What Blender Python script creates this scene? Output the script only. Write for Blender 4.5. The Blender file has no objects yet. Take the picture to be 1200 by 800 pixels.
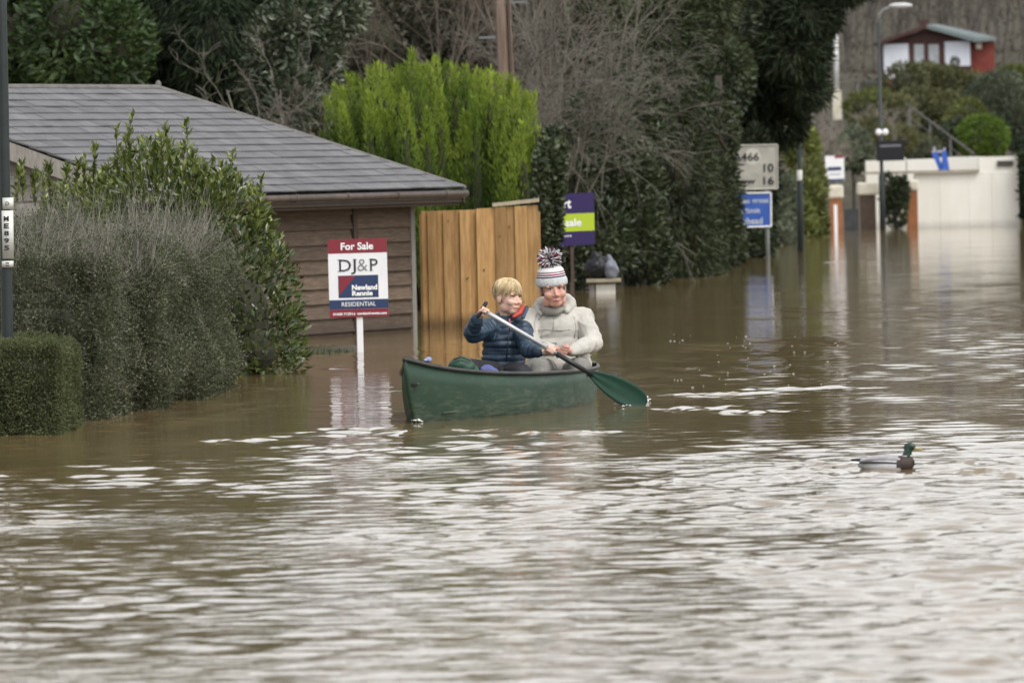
import bpy, bmesh, math, random
import numpy as np
from mathutils import Vector, Matrix, Quaternion

scene = bpy.context.scene
C = bpy.context.collection
R = math.radians
random.seed(7)

# ------------------------------------------------------------------ camera, sky, sun, exposure
F = 8000.0            # focal length in pixels of a 1200 px wide frame (240 mm)
H = 1.5               # eye height above the flood water
ROLL = R(1.3)
CR, SR = math.cos(ROLL), math.sin(ROLL)
cam_data = bpy.data.cameras.new("camera")
cam = bpy.data.objects.new("camera", cam_data)
C.objects.link(cam)
cam.location = (0, 0, H)
cam.matrix_world = Matrix.Translation((0, 0, H)) @ Matrix.Rotation(R(90), 4, 'X') @ Matrix.Rotation(-ROLL, 4, 'Z')
cam_data.sensor_width = 36
cam_data.lens = 36 * F / 1200
cam_data.shift_y = -200 / 1200
cam_data.clip_start = 0.5
cam_data.clip_end = 6000
cam_data.dof.use_dof = True
cam_data.dof.focus_distance = 43.0
cam_data.dof.aperture_fstop = 8.0
scene.camera = cam

SUN_EL, SUN_AZ = R(55), R(140)      # azimuth from +Y clockwise
world = bpy.data.worlds.new("World")
scene.world = world
world.use_nodes = True
wn, wl = world.node_tree.nodes, world.node_tree.links
wn.clear()
sky = wn.new('ShaderNodeTexSky')
sky.sky_type = 'NISHITA'
sky.sun_disc = False
sky.sun_elevation = SUN_EL
sky.sun_rotation = SUN_AZ
sky.air_density = 1.0
sky.dust_density = 2.0
sky.ozone_density = 1.0
hs = wn.new('ShaderNodeHueSaturation')
hs.inputs['Saturation'].default_value = 0.10
bg = wn.new('ShaderNodeBackground')
bg.inputs['Strength'].default_value = 0.15
wo = wn.new('ShaderNodeOutputWorld')
wl.new(sky.outputs[0], hs.inputs['Color'])
wl.new(hs.outputs[0], bg.inputs['Color'])
wl.new(bg.outputs[0], wo.inputs['Surface'])
sun_data = bpy.data.lights.new("sun", 'SUN')
sun_data.energy = 0.8
sun_data.angle = R(25)
sun_data.color = (1.0, 0.96, 0.9)
sun = bpy.data.objects.new("sun", sun_data)
C.objects.link(sun)
sdir = Vector((math.sin(SUN_AZ) * math.cos(SUN_EL), math.cos(SUN_AZ) * math.cos(SUN_EL), math.sin(SUN_EL)))
sun.rotation_euler = sdir.to_track_quat('Z', 'Y').to_euler()
scene.view_settings.view_transform = 'Standard'
scene.view_settings.look = 'None'
scene.view_settings.exposure = 0.9
scene.view_settings.gamma = 1.0
scene.cycles.use_denoising = True
scene.cycles.max_bounces = 6
scene.cycles.diffuse_bounces = 3
scene.cycles.glossy_bounces = 3
scene.cycles.transmission_bounces = 3
scene.cycles.transparent_max_bounces = 6

# ------------------------------------------------------------------ picture measurements -> places
def ab(px, py):
    a, b = px - 600.0, 200.0 - py
    return a * CR + b * SR, -a * SR + b * CR
def A(px, py, d):
    """the point d metres out that the photograph shows at (px, py)"""
    a, b = ab(px, py)
    return Vector((a / F * d, d, H + b / F * d))
def W(px, py):
    """the point on the water at (px, py)"""
    a, b = ab(px, py)
    return A(px, py, -H * F / b)
def V(*a):
    return Vector(a)

# ------------------------------------------------------------------ object helpers
def tag(o, label=None, cat=None, group=None, kind=None):
    if label: o['label'] = label
    if cat: o['category'] = cat
    if group: o['group'] = group
    if kind: o['kind'] = kind
    return o
def thing(name, label, cat, loc=(0, 0, 0), rz=0.0, group=None):
    o = bpy.data.objects.new(name, None)
    o.empty_display_size = 0.1
    o.location = loc
    o.rotation_euler = (0, 0, rz)
    C.objects.link(o)
    return tag(o, label, cat, group)
def root_of(o):
    while o.parent is not None: o = o.parent
    return o
def link_mesh(name, me, mat=None, parent=None):
    o = bpy.data.objects.new(name, me)
    C.objects.link(o)
    if mat is not None and not me.materials: me.materials.append(mat)
    if parent is not None: o.parent = parent
    return o
def np_mesh(name, verts, faces, smooth=False):
    """verts (N,3); faces (M,k) all of one k"""
    me = bpy.data.meshes.new(name)
    verts = np.asarray(verts, np.float32).reshape(-1, 3)
    faces = np.asarray(faces, np.int32)
    me.vertices.add(len(verts)); me.vertices.foreach_set('co', verts.ravel())
    k = faces.shape[1]
    me.loops.add(faces.size); me.loops.foreach_set('vertex_index', faces.ravel())
    me.polygons.add(len(faces))
    me.polygons.foreach_set('loop_start', np.arange(0, faces.size, k, dtype=np.int32))
    try: me.polygons.foreach_set('loop_total', np.full(len(faces), k, np.int32))
    except Exception: pass
    if smooth: me.polygons.foreach_set('use_smooth', np.ones(len(faces), bool))
    me.update(calc_edges=True)
    return me

class MB:
    """collects simple solids and links them as one mesh object"""
    def __init__(s): s.v, s.f = [], []
    def add(s, vs, fs):
        n = len(s.v); s.v += [Vector(v) for v in vs]; s.f += [tuple(i + n for i in f) for f in fs]; return s
    def box(s, c, size, rot=None):
        x, y, z = [k / 2 for k in size]
        vs = [Vector(p) for p in ((-x,-y,-z),(x,-y,-z),(x,y,-z),(-x,y,-z),(-x,-y,z),(x,-y,z),(x,y,z),(-x,y,z))]
        if rot is not None: vs = [rot @ v for v in vs]
        return s.add([v + Vector(c) for v in vs], [(0,3,2,1),(4,5,6,7),(0,1,5,4),(1,2,6,5),(2,3,7,6),(3,0,4,7)])
    def hexa(s, b4, t4):
        return s.add(list(b4) + list(t4), [(0,3,2,1),(4,5,6,7),(0,1,5,4),(1,2,6,5),(2,3,7,6),(3,0,4,7)])
    def prism(s, poly, off):
        n = len(poly); off = Vector(off)
        return s.add(list(poly) + [Vector(p) + off for p in poly],
                     [tuple(range(n - 1, -1, -1)), tuple(range(n, 2 * n))] + [(i, (i + 1) % n, (i + 1) % n + n, i + n) for i in range(n)])
    def tube(s, pts, rad, n=8, cap=True):
        pts = [Vector(p) for p in pts]
        if not hasattr(rad, '__len__'): rad = [rad] * len(pts)
        vs, fs = [], []
        up = None
        for i, p in enumerate(pts):
            d = (pts[min(i + 1, len(pts) - 1)] - pts[max(i - 1, 0)]).normalized()
            if up is None:
                up = Vector((0, 0, 1)) if abs(d.z) < .9 else Vector((1, 0, 0))
            x = d.cross(up).normalized(); y = x.cross(d).normalized(); up = y
            for k in range(n):
                t = 2 * math.pi * k / n
                vs.append(p + (x * math.cos(t) + y * math.sin(t)) * rad[i])
        for i in range(len(pts) - 1):
            for k in range(n):
                k2 = (k + 1) % n
                fs.append((i*n+k, i*n+k2, (i+1)*n+k2, (i+1)*n+k))
        if cap:
            fs.append(tuple(range(n - 1, -1, -1))); fs.append(tuple(range((len(pts)-1)*n, len(pts)*n)))
        return s.add(vs, fs)
    def lathe(s, prof, c=(0,0,0), n=24, rot=None):
        """prof: list of (radius, z)"""
        vs, fs = [], []
        for r, z in prof:
            for k in range(n):
                t = 2 * math.pi * k / n
                v = Vector((r * math.cos(t), r * math.sin(t), z))
                vs.append((rot @ v if rot is not None else v) + Vector(c))
        for i in range(len(prof) - 1):
            for k in range(n):
                k2 = (k + 1) % n
                fs.append((i*n+k, i*n+k2, (i+1)*n+k2, (i+1)*n+k))
        fs.append(tuple(range(n - 1, -1, -1))); fs.append(tuple(range((len(prof)-1)*n, len(prof)*n)))
        return s.add(vs, fs)
    def ball(s, c, r, rot=None, n=14, m=9):
        if not hasattr(r, '__len__'): r = (r, r, r)
        prof = [(math.sin(math.pi * i / m), -math.cos(math.pi * i / m)) for i in range(m + 1)]
        prof[0] = (1e-3, -1); prof[-1] = (1e-3, 1)
        sc = Matrix.Diagonal(Vector(r)).to_3x3()
        return s.lathe(prof, c, n, (rot @ sc) if rot is not None else sc)
    def cone(s, p0, p1, r0, r1, n=12):
        """capsule whose radius goes from r0 to r1"""
        p0, p1 = Vector(p0), Vector(p1); d = (p1 - p0)
        L = d.length; d = d / max(L, 1e-6)
        pts, rad = [], []
        for i in range(4):
            t = math.pi / 2 * i / 4
            pts.append(p0 - d * r0 * math.cos(t)); rad.append(max(r0 * math.sin(t), 1e-4))
        pts.append(p0); rad.append(r0); pts.append(p1); rad.append(r1)
        for i in range(3, -1, -1):
            t = math.pi / 2 * i / 4
            pts.append(p1 + d * r1 * math.cos(t)); rad.append(max(r1 * math.sin(t), 1e-4))
        return s.tube(pts, rad, n)
    def mesh(s, name, org=None, smooth=False):
        me = bpy.data.meshes.new(name)
        org = Vector(org) if org is not None else Vector((0, 0, 0))
        me.from_pydata([v - org for v in s.v], [], s.f)
        if smooth: me.polygons.foreach_set('use_smooth', [True] * len(me.polygons))
        me.update()
        return me
    def build(s, name, mat, parent=None, smooth=False, bevel=0):
        """verts are world coordinates (or the root's own when it is rotated): the root's place is taken off"""
        org = root_of(parent).location if parent is not None else None
        if parent is not None and root_of(parent).get('_local'): org = None
        o = link_mesh(name, s.mesh(name, org, smooth), mat, parent)
        if bevel:
            m = o.modifiers.new('bevel', 'BEVEL'); m.width = bevel; m.segments = 2; m.limit_method = 'ANGLE'
        return o

def evaluated(o):
    dg = bpy.context.evaluated_depsgraph_get()
    return bpy.data.meshes.new_from_object(o.evaluated_get(dg))
def blend_mesh(mb, name, voxel, smooth=4, factor=.5, keep=1.0):
    """one continuous skin round overlapping solids"""
    tmp = link_mesh('tmp', mb.mesh('tmp'))
    r = tmp.modifiers.new('r', 'REMESH'); r.mode = 'VOXEL'; r.voxel_size = voxel
    if smooth:
        sm = tmp.modifiers.new('s', 'SMOOTH'); sm.iterations = smooth; sm.factor = factor
    if keep < 1:
        dc = tmp.modifiers.new('d', 'DECIMATE'); dc.ratio = keep
    me = evaluated(tmp)
    me.name = name
    bpy.data.objects.remove(tmp)
    me.polygons.foreach_set('use_smooth', [True] * len(me.polygons))
    return me
def mesh_co(me):
    a = np.empty(len(me.vertices) * 3, np.float32); me.vertices.foreach_get('co', a); return a.reshape(-1, 3)
def mesh_no(me):
    a = np.empty(len(me.vertices) * 3, np.float32); me.vertices.foreach_get('normal', a); return a.reshape(-1, 3)
def set_co(me, co):
    me.vertices.foreach_set('co', np.asarray(co, np.float32).ravel()); me.update()

# ------------------------------------------------------------------ materials
def nodes(name):
    m = bpy.data.materials.new(name); m.use_nodes = True
    nt = m.node_tree; p = nt.nodes['Principled BSDF']
    return m, nt, p
def rgba(c): return (c[0], c[1], c[2], 1)
def M(name, c1, c2=None, scale=6.0, rough=.6, bump=0.0, bscale=60.0, stretch=(1, 1, 1), spec=.4, metal=0.0, detail=6.0, c3=None, rvar=0.0, per_object=0.0):
    m, nt, p = nodes(name); N, L = nt.nodes, nt.links
    p.inputs['Roughness'].default_value = rough
    p.inputs['Specular IOR Level'].default_value = spec
    p.inputs['Metallic'].default_value = metal
    tc = N.new('ShaderNodeTexCoord'); mp = N.new('ShaderNodeMapping'); mp.inputs['Scale'].default_value = stretch
    L.new(tc.outputs['Object'], mp.inputs['Vector'])
    vec = mp.outputs['Vector']
    if per_object:
        oi = N.new('ShaderNodeObjectInfo'); sc = N.new('ShaderNodeVectorMath'); sc.operation = 'MULTIPLY_ADD'
        cmb = N.new('ShaderNodeCombineXYZ')
        for i in range(3): L.new(oi.outputs['Random'], cmb.inputs[i])
        sc.inputs[1].default_value = (37, 53, 71)
        L.new(cmb.outputs[0], sc.inputs[0]); L.new(vec, sc.inputs[2]); vec = sc.outputs[0]
    col = None
    if c2 is None:
        p.inputs['Base Color'].default_value = rgba(c1)
    else:
        nz = N.new('ShaderNodeTexNoise'); nz.inputs['Scale'].default_value = scale; nz.inputs['Detail'].default_value = detail
        nz.inputs['Roughness'].default_value = .62
        L.new(vec, nz.inputs['Vector'])
        cr = N.new('ShaderNodeValToRGB'); e = cr.color_ramp.elements
        e[0].position, e[0].color = .32, rgba(c1); e[1].position, e[1].color = .68, rgba(c2)
        if c3 is not None:
            k = cr.color_ramp.elements.new(.5); k.color = rgba(c3)
        L.new(nz.outputs['Fac'], cr.inputs['Fac']); col = cr.outputs['Color']
        if rvar:
            mr = N.new('ShaderNodeMapRange'); mr.inputs['To Min'].default_value = rough - rvar; mr.inputs['To Max'].default_value = rough + rvar
            L.new(nz.outputs['Fac'], mr.inputs['Value']); L.new(mr.outputs[0], p.inputs['Roughness'])
        if per_object:
            hv = N.new('ShaderNodeHueSaturation'); mr = N.new('ShaderNodeMapRange')
            mr.inputs['To Min'].default_value = 1 - per_object; mr.inputs['To Max'].default_value = 1 + per_object
            L.new(oi.outputs['Random'], mr.inputs['Value']); L.new(mr.outputs[0], hv.inputs['Value']); L.new(col, hv.inputs['Color']); col = hv.outputs['Color']
        L.new(col, p.inputs['Base Color'])
    if bump:
        nb = N.new('ShaderNodeTexNoise'); nb.inputs['Scale'].default_value = bscale; nb.inputs['Detail'].default_value = 5
        L.new(vec, nb.inputs['Vector'])
        b = N.new('ShaderNodeBump'); b.inputs['Strength'].default_value = 1; b.inputs['Distance'].default_value = bump
        L.new(nb.outputs['Fac'], b.inputs['Height']); L.new(b.outputs[0], p.inputs['Normal'])
    return m
def LEAF(name, dark, mid, light, rough=.55, trans=.25, spec=.35, pos=(.15, .55, .95)):
    """each leaf its own tint, by the attribute rnd"""
    m, nt, p = nodes(name); N, L = nt.nodes, nt.links
    at = N.new('ShaderNodeAttribute'); at.attribute_name = 'rnd'
    cr = N.new('ShaderNodeValToRGB'); e = cr.color_ramp.elements
    e[0].position, e[0].color = pos[0], rgba(dark); e[1].position, e[1].color = pos[2], rgba(light)
    k = e.new(pos[1]); k.color = rgba(mid)
    L.new(at.outputs['Fac'], cr.inputs['Fac']); L.new(cr.outputs[0], p.inputs['Base Color'])
    p.inputs['Roughness'].default_value = rough; p.inputs['Specular IOR Level'].default_value = spec
    if trans:
        tr = N.new('ShaderNodeBsdfTranslucent'); L.new(cr.outputs[0], tr.inputs['Color'])
        mx = N.new('ShaderNodeMixShader'); mx.inputs[0].default_value = trans
        L.new(p.outputs[0], mx.inputs[1]); L.new(tr.outputs[0], mx.inputs[2]); L.new(mx.outputs[0], N['Material Output'].inputs['Surface'])
    return m

def tide_mark(m, z0, strength=.5, soft=.05):
    """the damp stain the flood has left on whatever stands in it"""
    nt = m.node_tree; N, L = nt.nodes, nt.links; p = N['Principled BSDF']
    src = p.inputs['Base Color'].links[0].from_socket
    g = N.new('ShaderNodeNewGeometry'); sp = N.new('ShaderNodeSeparateXYZ'); L.new(g.outputs['Position'], sp.inputs[0])
    nz = N.new('ShaderNodeTexNoise'); nz.inputs['Scale'].default_value = 7; L.new(g.outputs['Position'], nz.inputs['Vector'])
    ma = N.new('ShaderNodeMath'); ma.operation = 'MULTIPLY_ADD'; ma.inputs[1].default_value = -.10; L.new(nz.outputs['Fac'], ma.inputs[0]); L.new(sp.outputs['Z'], ma.inputs[2])
    mr = N.new('ShaderNodeMapRange'); mr.inputs['From Min'].default_value = z0 - soft - .05; mr.inputs['From Max'].default_value = z0 + soft - .05; mr.inputs['To Min'].default_value = strength; mr.inputs['To Max'].default_value = 1
    L.new(ma.outputs[0], mr.inputs['Value'])
    mx = N.new('ShaderNodeMixRGB'); mx.blend_type = 'MULTIPLY'; mx.inputs['Fac'].default_value = 1
    L.new(src, mx.inputs['Color1']); L.new(mr.outputs[0], mx.inputs['Color2']); L.new(mx.outputs[0], p.inputs['Base Color'])
    return m

# ------------------------------------------------------------------ foliage
def unit(a): return a / np.maximum(np.linalg.norm(a, axis=1, keepdims=True), 1e-9)
def leaf_cloud(name, pts, axis, length, width, mat, parent, rng, fold=.25, rnd=None, droop=0.0, bend=0.0, flat=False):
    """leaves: pointed blades of two folded quads each (4 triangles)"""
    N = len(pts)
    pts = np.asarray(pts, float); ax = unit(np.asarray(axis, float) + np.array([0, 0, -droop]))
    ref = unit(rng.normal(size=(N, 3)))
    side = unit(np.cross(ax, ref)); nrm = np.cross(side, ax)
    Lg = np.broadcast_to(np.asarray(length, float), (N,))[:, None]; Wd = np.broadcast_to(np.asarray(width, float), (N,))[:, None] / 2
    base = pts; tip = pts + ax * Lg - nrm * Lg * bend
    mid = pts + ax * Lg * .45
    l = mid + side * Wd + nrm * Wd * fold * 2; r = mid - side * Wd + nrm * Wd * fold * 2
    v = np.stack([base, l, tip, r] + ([] if flat else [mid]), 1).reshape(-1, 3)
    b = np.arange(N)[:, None] * (4 if flat else 5)
    if flat: f = np.concatenate([b + np.array([[0, 2, 1]]), b + np.array([[0, 3, 2]])], 1).reshape(-1, 3)
    else: f = np.concatenate([b + np.array([[0, 4, 1]]), b + np.array([[4, 2, 1]]), b + np.array([[0, 3, 4]]), b + np.array([[4, 3, 2]])], 1).reshape(-1, 3)
    if parent is not None: v = v - np.array(root_of(parent).location)
    me = np_mesh(name, v, f)
    if rnd is None: rnd = rng.random(N)
    at = me.attributes.new('rnd', 'FLOAT', 'FACE')
    at.data.foreach_set('value', np.repeat(np.asarray(rnd, np.float32), 2 if flat else 4))
    return link_mesh(name, me, mat, parent)
def clump_noise(p, rng, scale, n=6):
    """smooth pseudo-noise in 0..1 for points p"""
    s = np.zeros(len(p))
    for i in range(n):
        k = rng.normal(size=3) * scale; s += np.sin(p @ k + rng.random() * 6.28)
    return .5 + .5 * s / math.sqrt(n) / 1.2
def shell_points(blobs, n, rng, inner=.72, outer=1.06, zmin=-.1):
    """points in the outer layer of a union of ellipsoids; blobs (cx,cy,cz,rx,ry,rz); returns points, outward directions"""
    B = np.array(blobs, float); area = (B[:, 3] * B[:, 5] + B[:, 4] * B[:, 5] + B[:, 3] * B[:, 4]); pr = area / area.sum()
    P, D = [], []
    need = n; tries = 0
    while need > 0 and tries < 12:
        k = int(need * 1.8) + 50; tries += 1
        i = rng.choice(len(B), k, p=pr)
        d = unit(rng.normal(size=(k, 3)))
        r = inner + (outer - inner) * rng.random(k) ** .6
        p = B[i, :3] + d * B[i, 3:] * r[:, None]
        keep = p[:, 2] > zmin
        for b in B:                                    # drop what lies deep in a neighbour
            q = (p - b[:3]) / b[3:]
            keep &= (q * q).sum(1) > (inner - .1) ** 2
        P.append(p[keep][:need]); D.append(unit(d[keep][:need] / B[i[keep][:need], 3:])); need -= len(P[-1])
    return np.concatenate(P), np.concatenate(D)
def core(mb, blobs, k=.7):  # added dark solids that close the crown and darken the gaps
    for b in blobs: mb.ball(b[:3], [x * k for x in b[3:]], n=12, m=8)
    return mb
def tubes_mesh(name, P, rad, mat, parent, n=3):
    """P (N,K,3) polylines, rad (N,K): thin tapered stems as one mesh"""
    P = np.asarray(P, float); N, K, _ = P.shape
    d = np.empty_like(P); d[:, 1:-1] = P[:, 2:] - P[:, :-2]; d[:, 0] = P[:, 1] - P[:, 0]; d[:, -1] = P[:, -1] - P[:, -2]
    d /= np.maximum(np.linalg.norm(d, axis=2, keepdims=True), 1e-9)
    ref = np.where(np.abs(d[..., 2:3]) < .9, np.array([0, 0, 1.0]), np.array([1.0, 0, 0]))
    x = np.cross(d, ref); x /= np.maximum(np.linalg.norm(x, axis=2, keepdims=True), 1e-9); y = np.cross(x, d)
    t = 2 * np.pi * np.arange(n) / n
    v = P[:, :, None] + (x[:, :, None] * np.cos(t)[None, None, :, None] + y[:, :, None] * np.sin(t)[None, None, :, None]) * np.asarray(rad)[:, :, None, None]
    b = (np.arange(N)[:, None, None] * K + np.arange(K - 1)[None, :, None]) * n
    k = np.arange(n)[None, None]; k2 = (k + 1) % n
    f = np.stack([b + k, b + k2, b + n + k2, b + n + k], 3).reshape(-1, 4)
    v = v.reshape(-1, 3)
    if parent is not None: v = v - np.array(root_of(parent).location)
    return link_mesh(name, np_mesh(name, v, f, True), mat, parent)
def twig_lines(starts, dirs, lens, rng, K=6, wob=.12, droop=0.0):
    N = len(starts); P = np.empty((N, K, 3)); P[:, 0] = starts
    d = unit(np.asarray(dirs, float)); st = (np.asarray(lens) / (K - 1))[:, None]
    for i in range(1, K):
        d = unit(d + rng.normal(size=(N, 3)) * wob + np.array([0, 0, -droop]))
        P[:, i] = P[:, i - 1] + d * st
    return P
def branching(start, dirs, lens, rads, rng, levels, kids, ratio=.6, spread=.6, K=6, wob=.12, droop=0.0, up=0.0):
    """list of (P, rad) per level"""
    out = []
    P = twig_lines(start, dirs, lens, rng, K, wob, droop)
    rad = np.asarray(rads)[:, None] * np.linspace(1, .45, K)[None]
    out.append((P, rad))
    for lv in range(levels):
        n = kids[lv]
        Np = len(P)
        idx = np.repeat(np.arange(Np), n)
        t = .2 + .78 * rng.random(len(idx)); fi = t * (K - 1); i0 = np.minimum(fi.astype(int), K - 2); fr = (fi - i0)[:, None]
        s = P[idx, i0] * (1 - fr) + P[idx, i0 + 1] * fr
        dd = unit(P[idx, i0 + 1] - P[idx, i0])
        nd = unit(dd + rng.normal(size=dd.shape) * spread + np.array([0, 0, up]))
        ln = np.asarray(lens)[idx] * ratio * (.6 + .7 * rng.random(len(idx))) * (1.1 - .5 * t)
        rr = rad[idx, i0] * .6
        P = twig_lines(s, nd, ln, rng, K, wob * 1.2, droop); lens = ln
        rad = rr[:, None] * np.linspace(1, .4, K)[None]
        out.append((P, rad))
    return out

# ------------------------------------------------------------------ lettering
def text_mesh(body, bold=0.0):
    cu = bpy.data.curves.new('lettering', 'FONT'); cu.body = body; cu.size = 1; cu.offset = bold; cu.extrude = .01; cu.resolution_u = 3
    o = bpy.data.objects.new('tmp', cu); C.objects.link(o)
    me = evaluated(o); bpy.data.objects.remove(o)
    return me
def text_on(body, origin, right, up, w, h, mat, parent, name='lettering', bold=0.0, align='c', lift=.002):
    """flat print filling w x h, centred at origin (a world point)"""
    me = text_mesh(body, bold); co = mesh_co(me)
    mn, mx = co.min(0), co.max(0)
    right, up = Vector(right).normalized(), Vector(up).normalized(); nrm = right.cross(up)
    cx = (mn[0] + mx[0]) / 2; cy = (mn[1] + mx[1]) / 2
    sx = w / max(mx[0] - mn[0], 1e-6); sy = h / max(mx[1] - mn[1], 1e-6)
    loc = np.array(Vector(origin) - root_of(parent).location)
    out = loc + (co[:, :1] - cx) * sx * np.array(right) + (co[:, 1:2] - cy) * sy * np.array(up) + (lift + (co[:, 2:3] > 0) * .0012) * np.array(nrm)
    set_co(me, out); me.name = name
    return link_mesh(name, me, mat, parent)
# ================================================================== flood water
def wave_field(x, y, step):
    """height of the water at (x, y); ripples finer than the grid are left to the material"""
    rng = np.random.default_rng(3)
    r = np.hypot(x, y)
    z = np.zeros_like(x)
    def patch(sx, sy, seed, n=7):
        q = np.random.default_rng(seed); s = np.zeros_like(x)
        for i in range(n):
            s += np.sin(x * sx * q.normal() + y * sy * q.normal() + q.random() * 6.28)
        return s / math.sqrt(n / 2)
    p1, p2 = patch(1.1, .38, 11), patch(3.0, 1.0, 12)
    calm = 1 / (1 + np.exp(-(p1 + .6 * p2) * 2.0))            # 0..1 ruffled patches
    # the gusts: open water near the photographer is ruffled, the sheltered street beyond is smoother
    near = np.interp(r, [14, 24, 29, 33, 40, 55, 90, 200], [1.15, 1.15, 1.05, .74, .60, .60, .55, .50])
    flo = np.interp(r, [24, 32, 40], [.30, .24, .24])
    amp = near * (flo + (1.15 - flo) * calm)
    NC = 200
    for i in range(NC):
        lam = .105 * (.52 / .105) ** (rng.random() ** 1.15)
        th = rng.uniform(-1.5, 1.5)
        k = 2 * math.pi / lam
        kx, ky = k * math.sin(th), k * math.cos(th)
        sl = .104 * math.sqrt(2.0 / NC) * (.7 + .6 * rng.random())
        ok = np.clip((lam / step - 2.2) / 2.0, 0, 1)
        z += sl / k * amp * ok * np.sin(kx * x + ky * y + rng.random() * 6.283)
    def ridge(x0, y0, x1, y1, w, h, n=3, grow=1.0):
        """a train of wake ridges along a line"""
        dx, dy = x1 - x0, y1 - y0; L = math.hypot(dx, dy); ux, uy = dx / L, dy / L
        s = ((x - x0) * ux + (y - y0) * uy) / L; d = (x - x0) * -uy + (y - y0) * ux
        wob = .07 * np.sin(s * 17 + x0) + .05 * np.sin(s * 41 + 2 * y0) + .03 * np.sin(s * 97) + .02 * np.sin(s * 171 + x)
        h = h * np.clip(.55 + .9 * np.sin(s * 13 + y0) * np.sin(s * 29 + x0), 0, 1.3)
        m = np.clip(s * 8, 0, 1) * np.clip((1 - s) * 3, 0, 1)
        return h * m * np.exp(-((d + wob) / (w * n)) ** 2) * np.cos(2 * math.pi * (d + wob) / (w * 2))
    for a in WAKES: z += ridge(*a)
    return z
def wk(px0, py0, px1, py1, w, h, n=2.0):
    a, b = W(px0, py0), W(px1, py1); return (a.x, a.y, b.x, b.y, w, h, n)
WAKES = [wk(1078, 549, 1260, 557, .16, .013), wk(1060, 548, 860, 553, .16, .013), wk(1020, 546, 900, 541, .16, .010), wk(1075, 553, 700, 572, .16, .012), wk(1075, 546, 1230, 536, .14, .008),
         wk(486, 497, 150, 528, .14, .008), wk(490, 500, 800, 512, .15, .009, 2.0), wk(480, 502, 300, 545, .16, .006),
         wk(758, 468, 1010, 450, .20, .014), wk(750, 476, 960, 486, .18, .011), wk(757, 462, 900, 405, .3, .010),
         wk(920, 309, 1070, 304, .5, .016, 1.0), wk(480, 499, 640, 540, .3, .010)]
def build_water():
    ys = [-1500, -300, -60, -10, 6, 12]
    y = 15.0
    while y < 420: ys.append(y); y *= 1.0017 if y < 95 else 1.006
    ys += [520, 800, 1500, 4000]
    ys = np.array(ys)
    u = np.concatenate([[-30, -8, -3, -1, -.5, -.25, -.16], np.linspace(-.095, .095, 172), [.16, .25, .5, 1, 3, 8, 30]])
    X = u[None, :] * np.maximum(ys, 15.0)[:, None]; Y = np.repeat(ys[:, None], len(u), 1)
    step = np.maximum((np.where(Y < 95, .0017, .006) * Y), .03)
    Z = wave_field(X, Y, step)
    fade = np.clip((.16 - np.abs(u)) / .06, 0, 1)[None, :] * np.where((ys > 14) & (ys < 420), 1.0, 0.0)[:, None]
    Z = Z * fade
    nr, nc = X.shape
    v = np.stack([X, Y, Z], 2).reshape(-1, 3)
    i = np.arange(nr - 1)[:, None] * nc + np.arange(nc - 1)[None]
    f = np.stack([i, i + 1, i + nc + 1, i + nc], 2).reshape(-1, 4)
    me = np_mesh('flood_water', v, f, True)
    m, nt, p = nodes('flood_water'); N, L = nt.nodes, nt.links
    p.inputs['Roughness'].default_value = .05; p.inputs['IOR'].default_value = 1.33
    tc = N.new('ShaderNodeTexCoord')
    n0 = N.new('ShaderNodeTexNoise'); n0.inputs['Scale'].default_value = .35; n0.inputs['Detail'].default_value = 4
    L.new(tc.outputs['Object'], n0.inputs['Vector'])
    cr = N.new('ShaderNodeValToRGB'); e = cr.color_ramp.elements
    e[0].position, e[0].color = .3, rgba((.145, .101, .047)); e[1].position, e[1].color = .7, rgba((.185, .132, .064))
    L.new(n0.outputs['Fac'], cr.inputs['Fac']); L.new(cr.outputs[0], p.inputs['Base Color'])
    mp = N.new('ShaderNodeMapping'); mp.inputs['Scale'].default_value = (.62, 1, 1); L.new(tc.outputs['Object'], mp.inputs['Vector'])
    n1 = N.new('ShaderNodeTexNoise'); n1.inputs['Scale'].default_value = 10.0; n1.inputs['Detail'].default_value = 3.0; n1.inputs['Roughness'].default_value = .45
    L.new(mp.outputs[0], n1.inputs['Vector'])
    n2 = N.new('ShaderNodeTexNoise'); n2.inputs['Scale'].default_value = .45; n2.inputs['Detail'].default_value = 2.0
    L.new(tc.outputs['Object'], n2.inputs['Vector'])
    mr = N.new('ShaderNodeMapRange'); mr.inputs['From Min'].default_value = .38; mr.inputs['From Max'].default_value = .66
    mr.inputs['To Min'].default_value = .0018; mr.inputs['To Max'].default_value = .0060
    L.new(n2.outputs['Fac'], mr.inputs['Value'])
    # the open, gusty water in front of the street carries more fine ripple
    sp = N.new('ShaderNodeSeparateXYZ'); L.new(tc.outputs['Object'], sp.inputs[0])
    m2 = N.new('ShaderNodeMapRange'); m2.inputs['From Min'].default_value = 27; m2.inputs['From Max'].default_value = 40
    m2.inputs['To Min'].default_value = 1.5; m2.inputs['To Max'].default_value = .6; L.new(sp.outputs['Y'], m2.inputs['Value'])
    mm = N.new('ShaderNodeMath'); mm.operation = 'MULTIPLY'; L.new(mr.outputs[0], mm.inputs[0]); L.new(m2.outputs[0], mm.inputs[1])
    b = N.new('ShaderNodeBump'); b.inputs['Strength'].default_value = 1
    L.new(n1.outputs['Fac'], b.inputs['Height']); L.new(mm.outputs[0], b.inputs['Distance']); L.new(b.outputs[0], p.inputs['Normal'])
    tag(link_mesh('flood_water', me, m), 'brown flood water covering the whole street', None, None, 'structure')
build_water()

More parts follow.
